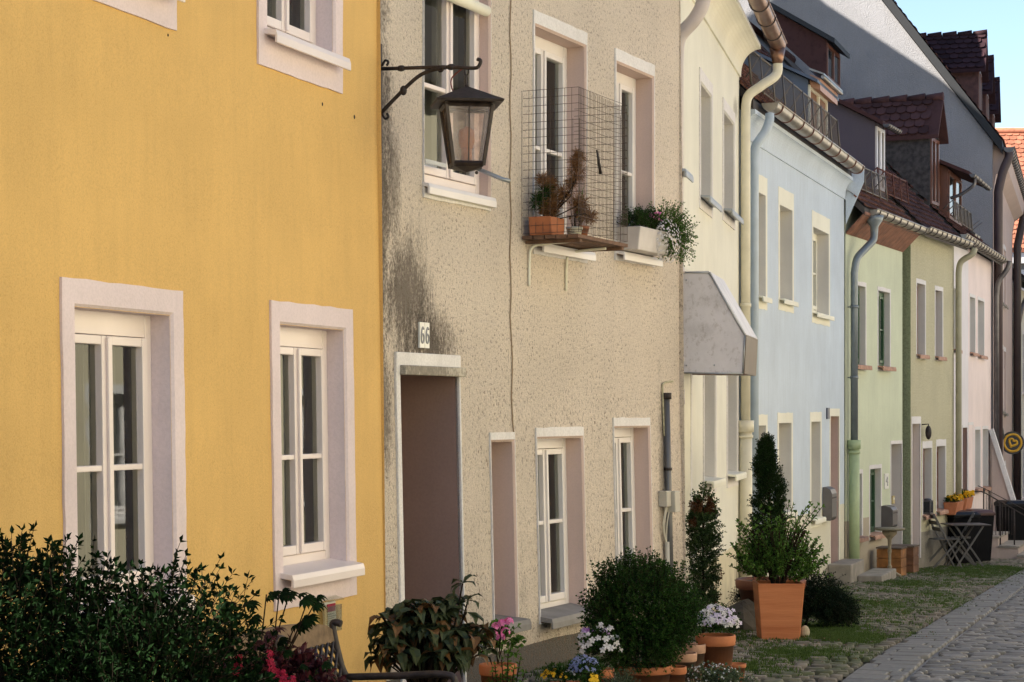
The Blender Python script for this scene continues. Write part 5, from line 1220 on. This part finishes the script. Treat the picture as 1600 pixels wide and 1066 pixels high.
# yew column behind, in a round pot with trailing juniper
Yy = 17.2; g = gz(Yy); b = thing('columnar_yew', 'dark upright yew column in a brown pot behind the square planter', 'potted plant', ((1204 - 800) / F * Yy, Yy, g))
pot_round(b, .29, .42, plain('brown_plastic_pot', (.20, .065, .035), .6)); mb = MB(); tw = MB()
for z_, r in ((.55, .17), (.72, .175), (.90, .165), (1.06, .155), (1.22, .13), (1.36, .10), (1.48, .065)): crown(mb, tw, (-.01 if z_ < 1.3 else -.04, 0, z_), (r, r, .15), 420, .055, 6, .018, .010, 0, -.8, .12, up=.6)
for (x_, z_) in ((-.05, 1.52), (.03, 1.42), (-.01, 1.46), (.08, 1.30)):
    for j in range(5): sprig(mb, tw, Vector((x_, rnd.uniform(-.03, .03), z_ - .03)), Vector((rnd.uniform(-.2, .2), 0, 1)), .10, 7, .018, .008)
tw.tube([(0, 0, .35), (-.02, 0, 1.4)], .015, 6); mb.build('foliage', ['leaf_yew'], b); tw.build('stem', ['twig'], b)
b = thing('trailing_juniper', 'dark trailing juniper spilling over behind the square planter', 'shrub', ((1275 - 800) / F * 17.3, 17.3, gz(17.3)))
mb = MB(); tw = MB(); crown(mb, tw, (-.02, 0, .22), (.27, .22, .24), 1100, .10, 6, .022, .010, 0, -.6, .25, up=-.35); crown(mb, tw, (.17, 0, .16), (.17, .2, .16), 600, .10, 6, .022, .010, 0, -.6, .25, up=-.4); crown(mb, tw, (-.55, .1, .25), (.14, .2, .17), 200, .10, 6, .018, .006, 0, -.6, .25, up=-.4)
tw.tube([(-.1, 0, 0), (0, 0, .3)], .012, 6); mb.build('foliage', [leafmat('juniper_needle', (.006, .014, .008), (.015, .03, .016), .08, spec=.05)], b); tw.build('stem', ['twig'], b)
def rock(name, lab, px, Y, r, zr, mat='stone', cat='stone'):
    b = thing(name, lab, cat, ((px - 800) / F * Y, Y, gz(Y))); mb = MB(); vs = []; 
    mb.ball((0, 0, zr * .6), (r, r * .8, zr), 12, 8)
    for i, v in enumerate(mb.v):
        q = Vector(v); k = 1 + .16 * math.sin(q.x * 23 + q.z * 17) + .12 * math.sin(q.y * 31 + q.x * 13); mb.v[i] = (q.x * k, q.y * k, q.z * (1 + .1 * math.sin(q.x * 19)))
    mb.sm = [False] * len(mb.sm); mb.build('stone', [mat], b); return b
rock('field_stone', 'dark flat field stone left of the square planter', 1159, 17.0, .15, .16, plain('dark_stone', (.07, .06, .05), .9, var=.3, bump=.6)); rock('pale_pebble', 'pale round stone at the foot of the square planter', 1257, 16.2, .035, .06, plain('pale_stone', (.40, .35, .26), .9, var=.3, bump=.6))

# stone steps at the blue and green doors
def block(name, lab, cat, h, u0, u1, v0, v1, z0, z1, mat='stone', bevel=.012, group=None):
    b = thing(name, lab, cat, h.world(u0, v0, 0), h.root.rotation_euler.z, group); mb = MB(); mb.box(0, u1 - u0, 0, v1 - v0, z0, z1); mb.build('step', [mat], b, bevel=bevel); return b
def steps(h, lab, u0, u1, vs, zs, n=1):
    b = thing('door_steps', lab, 'steps', h.world(u0, 0, 0), h.root.rotation_euler.z)
    for (v, z, a, c) in zip(vs, zs, (0, 0), (0, 0)): mb = MB(); mb.box(0, u1 - u0, v, -.005, -.4, z); mb.build('step', ['stone'], b, bevel=.012)
    return b
ux = H4.loc(1300, 0)[0]
b = thing('door_steps', 'two worn stone steps below the blue house door', 'steps', H4.world(ux, 0, 0), H4.root.rotation_euler.z)
zs1 = H4.loc(1305, 888, -.2)[1]; mb = MB(); mb.box(-.35, .75, -.30, -.005, -.5, zs1); mb.build('step', ['stone'], b, bevel=.015)
mb = MB(); mb.box(.15, 1.5, -.62, -.302, -.5, zs1 - .17); mb.build('step', ['stone'], b, bevel=.015)

# mailboxes
def mailbox(h, px, py, w, hh, d, lab, v=-.006):
    u, z = h.loc(px, py, v - d); b = thing('mailbox', lab, 'mailbox', h.world(u, v, z), h.root.rotation_euler.z)
    mb = MB(); mb.prism([(0, 0), (0, hh), (-d * .35, hh), (-d * .8, hh * .93), (-d, hh * .80), (-d, 0.04), (-d * .8, 0)], -w / 2, w / 2, 'x'); mb.build('case', [plain('grey_mailbox_metal', (.17, .155, .15), .45, metal=.5)], b, bevel=.004)
    mb = MB(); mb.box(-w / 2 + .02, w / 2 - .02, -d - .004, -d + .001, hh * .66, hh * .70); mb.build('slot', ['iron'], b); mb = MB(); mb.box(w / 2 - .05, w / 2 - .03, -d - .006, -d + .001, hh * .56, hh * .60); mb.build('lock', ['aluminium'], b)
mailbox(H4, 1304, 813, .36, .42, .12, 'grey mailbox on the blue wall next to the door')
mailbox(H5, 1399, 825, .30, .32, .17, 'brownish grey mailbox with rounded top beside the green house door')
# small plates by the green door
u, z = H5.loc(1384, 752); b = thing('house_sign', 'small white plaque with a figure beside the green house door', 'sign', H5.world(u, -.004, z), H5.root.rotation_euler.z)
mb = MB(); mb.box(-.12, .12, -.012, 0, -.11, .11); mb.build('plate', ['enamel'], b); mb = MB(); mb.tube(smooth_path([(-.05, -.013, .0), (.03, -.013, .06), (.04, -.013, -.07)], 4), .008, 5); mb.tube([(-.05, -.013, .0), (.06, -.013, -.02)], .008, 5); mb.build('figure', ['digit'], b)
u, z = H5.loc(1394, 781); b = thing('doorbell', 'yellowed doorbell plate in the green house doorway', 'doorbell', H5.world(u, -.004, z), H5.root.rotation_euler.z)
mb = MB(); mb.box(-.07, .07, -.02, 0, -.06, .06); mb.build('plate', [plain('yellowed_plastic', (.45, .36, .16), .5)], b, bevel=.004); mb = MB(); mb.box(-.03, .03, -.026, -.019, .0, .03); mb.build('button', ['cream_trim'], b)

# pedestal table and wooden boxes
Yt = 27.8; g = gz(Yt); b = thing('pedestal_table', 'small round table on a turned iron pedestal beside the green house door', 'table', ((1390 - 800) / F * Yt, Yt, g))
mb = MB(); mb.lathe([(0, .645), (.17, .645), (.205, .655), (.21, .67), (.205, .68), (0, .68)], 24); mb.build('table_top', [plain('weathered_table_top', (.20, .18, .13), .7)], b)
mb = MB(); mb.lathe([(.0, .64), (.10, .64), (.10, .60), (.05, .55), (.028, .52), (.022, .40), (.03, .36), (.022, .33), (.02, .18), (.035, .15), (.022, .12), (.03, .08), (.04, .05), (0, .05)], 14); mb.build('pedestal', [plain('cream_cast_iron', (.26, .22, .15), .6, var=.3, sc=20)], b)
for k in range(3): a = k * 2.094 + .4; mb = MB(); mb.tube(smooth_path([(.02 * math.cos(a), .02 * math.sin(a), .10), (.10 * math.cos(a), .10 * math.sin(a), .06), (.18 * math.cos(a), .18 * math.sin(a), .015)], 4), [.02] * 8 + [.012], 6); mb.build('foot', [M['cream_cast_iron'] if 'cream_cast_iron' in M else plain('cast_iron_foot', (.26, .22, .15), .6)], b)
for (px, Y, w_, lab) in ((1393, 28.6, .17, 'orange brown wooden box behind the pedestal table'), (1412, 29.6, .18, 'darker brown wooden box right of the pedestal table')):
    b = thing('wooden_box', lab, 'box', ((px - 800) / F * Y, Y, gz(Y)), H5.root.rotation_euler.z - 1.57, 'wooden boxes by the green house')
    wm = plain('box_wood_' + str(px), (.26, .11, .03) if px < 1400 else (.15, .065, .03), .7, var=.4, sc=8); mb = MB(); h_ = .38
    for k in range(3): mb.box(-w_, w_, -w_, -w_ + .02, k * .127, k * .127 + .12); mb.box(-w_, w_, w_ - .02, w_, k * .127, k * .127 + .12); mb.box(-w_, -w_ + .02, -w_ + .02, w_ - .02, k * .127, k * .127 + .12); mb.box(w_ - .02, w_, -w_ + .02, w_ - .02, k * .127, k * .127 + .12)
    mb.build('sides', [wm], b); mb = MB(); mb.box(-w_ - .01, w_ + .01, -w_ - .01, w_ + .01, .382, .402); mb.build('lid', [plain('grey_lid_wood', (.11, .08, .06), .8)], b)

# folding bistro chairs and table
def strut(mb, a, c, t=.012, w=.016): 
    a, c = Vector(a), Vector(c); d = (c - a); z = d.normalized(); s = Vector((0, 1, 0)) if abs(z.y) < .9 else Vector((1, 0, 0)); x_ = z.cross(s).normalized(); y_ = z.cross(x_); mb.obox((a + c) / 2, x_ * t, y_ * w, d / 2)
gm = plain('grey_chair_paint', (.10, .095, .09), .6, var=.3)
def chair(px, Y, rz, lab, group):
    b = thing('folding_chair', lab, 'chair', ((px - 800) / F * Y, Y, gz(Y)), rz, group)
    for s_ in (-.19, .19): mb = MB(); strut(mb, (-.24, s_, 0), (.17, s_, .44)); mb.build('leg', [gm], b); mb = MB(); strut(mb, (.24, s_ * .88, 0), (-.22, s_ * .88, .84)); mb.build('leg', [gm], b)
    for k in range(5): mb = MB(); mb.box(-.17 + k * .08, -.11 + k * .08, -.18, .18, .44, .455); mb.build('seat_slat', [gm], b)
    for z in (.60, .70, .80): mb = MB(); mb.obox((-.22 + (.80 - z) * .55, 0, z), (.008, 0, 0), (0, .18, 0), (-.012, 0, .03)); mb.build('back_slat', [gm], b)
    return b
chair(1474, 31.6, .15, 'grey folding chair nearest the olive house wall', 'folding bistro chairs'); 
b = chair(1499, 32.6, 2.9, 'dark folding chair behind the bistro table', 'folding bistro chairs')
Yt = 32.0; b = thing('bistro_table', 'dark folding bistro table standing before the bins', 'table', ((1508 - 800) / F * Yt, Yt, gz(Yt)), .1)
mb = MB(); mb.box(-.31, .33, -.28, .28, .655, .675); mb.build('table_top', [plain('dark_table_top', (.05, .042, .04), .5)], b, bevel=.005)
for s_ in (-.22, .22): mb = MB(); strut(mb, (-.22, s_, 0), (.22, s_, .655)); mb.build('leg', [gm], b); mb = MB(); strut(mb, (.24, s_ * .9, 0), (-.22, s_ * .9, .655)); mb.build('leg', [gm], b)

# bins
def bin_(px, Y, w_, h_, lab, lid, rz=.3):
    b = thing('wheelie_bin', lab, 'bin', ((px - 800) / F * Y, Y, gz(Y)), rz, 'waste bins by the pink house'); bm_ = plain('bin_plastic_' + str(px), (.006, .006, .007), .5); bm_.node_tree.nodes['Principled BSDF'].inputs['Specular IOR Level'].default_value = .12
    mb = MB(); a, c = w_ * .40, w_ * .5; mb.mesh([(-a, -a, .04), (a, -a, .04), (a, a, .04), (-a, a, .04), (-c, -c, h_ * .9), (c, -c, h_ * .9), (c, c, h_ * .9), (-c, c, h_ * .9)], [(3, 2, 1, 0), (0, 1, 5, 4), (1, 2, 6, 5), (2, 3, 7, 6), (3, 0, 4, 7)]); mb.build('body', [bm_], b, bevel=.01)
    mb = MB(); c *= 1.07; mb.mesh([(-c, -c, h_ * .9), (c, -c, h_ * .9), (c, c, h_ * .9), (-c, c, h_ * .9), (-c, -c, h_ * .95), (c, -c, h_ * .95), (c, c, h_ * .96), (-c, c, h_ * .96), (-c * .8, -c * .75, h_), (c * .8, -c * .75, h_), (c * .8, c * .8, h_ * 1.01), (-c * .8, c * .8, h_ * 1.01)], [(3, 2, 1, 0)] + [(i, (i + 1) % 4, 4 + (i + 1) % 4, 4 + i) for i in range(4)] + [(4 + i, 4 + (i + 1) % 4, 8 + (i + 1) % 4, 8 + i) for i in range(4)] + [(8, 9, 10, 11)]); mb.tube([(-c * .7, c + .03, h_ * .95), (c * .7, c + .03, h_ * .95)], .014, 6); mb.build('lid', [lid], b, bevel=.012)
    for s_ in (-1, 1): mb = MB(); mb.tube([(s_ * a * .95, a, .09), (s_ * a * 1.15, a, .09)], .09, 14); mb.build('wheel', [bm_], b)
    return b
blk = plain('black_bin_lid', (.008, .008, .009), .35); blk.node_tree.nodes['Principled BSDF'].inputs['Specular IOR Level'].default_value = .25
bin_(1500, 33.0, .46, .86, 'black wheeled bin behind the bistro table', blk); bin_(1526, 33.9, .42, .88, 'wheeled bin with a dark brown lid next to the steps', plain('brown_bin_lid', (.075, .035, .028), .4)); bin_(1581, 38.4, .50, 1.02, 'black wheeled bin at the far pole, right of the railing', blk)

# front steps and railing of the pink house
b = thing('front_steps', 'grey stone front steps with pinkish sides at the pink house', 'steps', ((1552 - 800) / F * 36.6, 36.6, gz(36.6)), H7.root.rotation_euler.z)
ps = plain('pinkish_step_side', (.42, .34, .30), .9)
for (u0, u1, v0, v1, z0, z1) in ((-.6, 1.0, -.15, .55, -.2, .42), (-.6, 1.0, -.50, -.152, -.2, .26), (-.9, .9, -.95, -.502, -.2, .12)):
    mb = MB(); mb.box(u0, u1, v0, v1, z0, z1 - .04, 0); mb.box(u0 - .02, u1 + .02, v0 - .02, v1, z1 - .038, z1, 1); mb.build('step', [ps, 'stone'], b)
b = thing('handrail', 'black wrought iron handrail running down the front steps', 'railing', ((1537 - 800) / F * 36.2, 36.2, gz(36.2)), 0)
def rp(x, y, Y=36.2): return ((x - 1537) / F * Y, 0, EYE + (HOR - y) / F * Y - gz(36.2))
mb = MB(); mb.tube([rp(1506, 768), rp(1533, 768), rp(1540, 771), rp(1600, 805)], .012, 6); mb.tube([rp(1528, 759), rp(1537, 763), rp(1602, 797)], .007, 5)
mb.build('rail', ['iron'], b)
for (x_, y0, y1) in ((1537, 762, 845), (1563, 784, 862), (1585, 796, 857)): mb = MB(); mb.tube([rp(x_, y0), rp(x_, y1)], .013, 6); mb.build('post', ['iron'], b)
for k in range(9): x_ = 1541 + k * 5; mb = MB(); mb.tube([rp(x_, 773 + (x_ - 1540) * .56), rp(x_, 836)], .006, 5); mb.build('baluster', ['iron'], b)

# flower boxes on the sills, lantern pot
for (px, py, lab) in ((1495, 803, 'nearer clay window box with yellow flowers on the pink house'), (1510, 796, 'farther clay window box with yellow flowers on the pink house')):
    u, z = H7.loc(px, py, -.18); b = thing('window_box', lab, 'flower box', H7.world(u, -.12, z), H7.root.rotation_euler.z, 'yellow flowered window boxes')
    mb = MB(); mb.prism([(-.09, 0), (.07, 0), (.10, .2), (-.13, .2)], -.42, .42, 'x'); mb.build('box', ['terracotta'], b, bevel=.008)
    mb = MB(); tw = MB(); fl = MB()
    for x_ in (-.3, 0, .3): crown(mb, tw, (x_, 0, .20), (.16, .10, .08), 70, .05, 4, .03, .016, 0, -.1, .2)
    for k in range(110): flower(fl, Vector((rnd.uniform(-.42, .42), rnd.uniform(-.14, .08), rnd.uniform(.22, .30))), rdir(0), .025, 0, 5)
    mb.build('foliage', ['leaf_box'], b); fl.build('flowers', ['petal_yellow'], b); tw.build('stems', ['twig'], b)
u, z = H6.loc(1451, 803, -.02); b = thing('candle_lantern', 'grey metal candle lantern on the olive house window sill', 'lantern', H6.world(u, .0, z), H6.root.rotation_euler.z)
mb = MB(); mb.box(-.1, .1, -.07, .07, 0, .02); mb.box(-.1, .1, -.07, .07, .19, .21)
for sx in (-1, 1):
    for sy in (-1, 1): mb.box(sx * .092 - .008, sx * .092 + .008, sy * .062 - .008, sy * .062 + .008, .02, .19)
mb.lathe([(.07, .21), (.05, .235), (.0, .24)], 10); mb.build('frame', ['darkzinc'], b); mb = MB(); mb.box(-.088, .088, -.058, .058, .021, .189); mb.build('pane', ['dpane'], b)

# round sign on its arm: black disc, yellow ring and heart
Yd = 44.0; gcx, gcy = 1582, 692; b = thing('hanging_sign', 'round black sign with a yellow ring and heart on the dark pipe', 'sign', pix(gcx, gcy, Yd))
R_ = 18.0 / F * Yd; yl = plain('sign_yellow', (.62, .35, .02), .5); bk = plain('sign_black', (.012, .012, .014), .4)
mb = MB(); n = 40
mb.tube([(0, .02, 0), (0, -.02, 0)], R_, n, 0, smooth=False); mb.build('disc', [bk], b)
mb = MB(); mb.tube([(R_ * .74 * math.cos(6.2832 * k / n) * (1 + .02 * math.sin(k)), -.024, R_ * .74 * math.sin(6.2832 * k / n)) for k in range(n + 1)], R_ * .10, 8, cap=False)
hp = []
for k in range(36):
    t = 6.2832 * k / 36; x_ = .8 * math.sin(t) ** 3; z_ = (13 * math.cos(t) - 5 * math.cos(2 * t) - 2 * math.cos(3 * t) - math.cos(4 * t)) / 20; a = -.45
    hp.append((R_ * .46 * (x_ * math.cos(a) - z_ * math.sin(a)), -.024, R_ * .46 * (x_ * math.sin(a) + z_ * math.cos(a))))
mb.tube(hp + [hp[0]], R_ * .10, 8, cap=False); mb.build('ring_and_heart', [yl], b)
mb = MB(); mb.tube([(-R_ * .9, .02, -.02), (-.48, .1, -.02)], .015, 6); mb.build('arm', ['iron'], b)
b = thing('street_mirror', 'dark oval lamp head on the brown pipe above the round sign', 'lamp', pix(1562, 678, 41.5)); mb = MB(); mb.ball((0, 0, 0), (.09, .12, .19), 14, 10); mb.tube([(-.12, .0, .17), (.02, 0, .17)], .015, 6); mb.build('lamp_head', [plain('dark_lamp_metal', (.03, .028, .032), .3)], b)

# grass and weeds growing between the cobbles
def tufts(name, spots, n, h, mat='grass'):
    mb = MB()
    for (x0, Y0, rx, ry, dens) in spots:
        for k in range(int(n * dens)):
            a = rnd.random() * 6.283; r = min(1.6, .62 * math.sqrt(-2 * math.log(1 - rnd.random() * .96)) ) * (1 + .25 * math.sin(3 * a + x0 * 7)); X = x0 + rx * r * math.cos(a); Y = Y0 + ry * r * math.sin(a)
            base = Vector((X, Y, gz(Y) - .005))
            for j in range(5): d = Vector((rnd.uniform(-.6, .6), rnd.uniform(-.6, .6), 1)); leaf(mb, base + Vector((rnd.uniform(-.02, .02), rnd.uniform(-.02, .02), 0)), d, rdir(), min(.06, h * rnd.uniform(.5, 1.2)), .006)
    o = mb.build(name, [mat]); o['kind'] = 'stuff'; tag(o, 'short green grass growing between the verge cobbles', 'grass'); return o
M['grass'] = leafmat('grass_blade', (.035, .07, .012), (.09, .15, .03), .3)
sp = []
def gsp(px, py, rxp, Y=None, ry=1.0, dens=1.0):
    Yg = 1.13 / ((py - HOR) / F - .04); sp.append(((px - 800) / F * Yg, Yg, rxp / F * Yg, ry, dens))
gsp(1290, 985, 55, ry=.8, dens=2.6); gsp(1320, 998, 50, ry=.35, dens=2.2); gsp(1240, 1020, 60, ry=.5, dens=.8); gsp(1340, 940, 60, ry=1.2, dens=.9); gsp(1420, 912, 50, ry=1.4, dens=1.5); gsp(1500, 893, 75, ry=1.8, dens=2.6); gsp(1560, 888, 40, ry=1.3, dens=1.4); gsp(1180, 1040, 50, ry=.4, dens=.5); gsp(1300, 960, 70, ry=1.2, dens=.7)
for k in range(60):
    s_ = rnd.uniform(-1, 20); t_ = rnd.uniform(-1.9, -.1); p = K0 + SD * s_ + SN * t_; sp.append((p.x, p.y, .25, .5, .10))
tufts('verge_grass', sp, 850, .032)
mb = MB()
for k in range(520):
    s_ = rnd.uniform(-1.5, 20); t_ = -abs(rnd.gauss(0, 1.1)) + rnd.uniform(-.5, .5); p = K0 + SD * s_ + SN * t_
    leaf(mb, Vector((p.x, p.y, gz(p.y) + .018)), Vector((rnd.uniform(-1, 1), rnd.uniform(-1, 1), .1)), Vector((rnd.uniform(-.3, .3), rnd.uniform(-.3, .3), 1)), rnd.uniform(.015, .034), rnd.uniform(.01, .022), rnd.choice((0, 0, 1)))
o = mb.build('leaf_litter', ['leaf_bronze', 'leaf_brown']); o['kind'] = 'stuff'; tag(o, 'small dry brown leaves scattered over the cobbles', 'leaf litter')
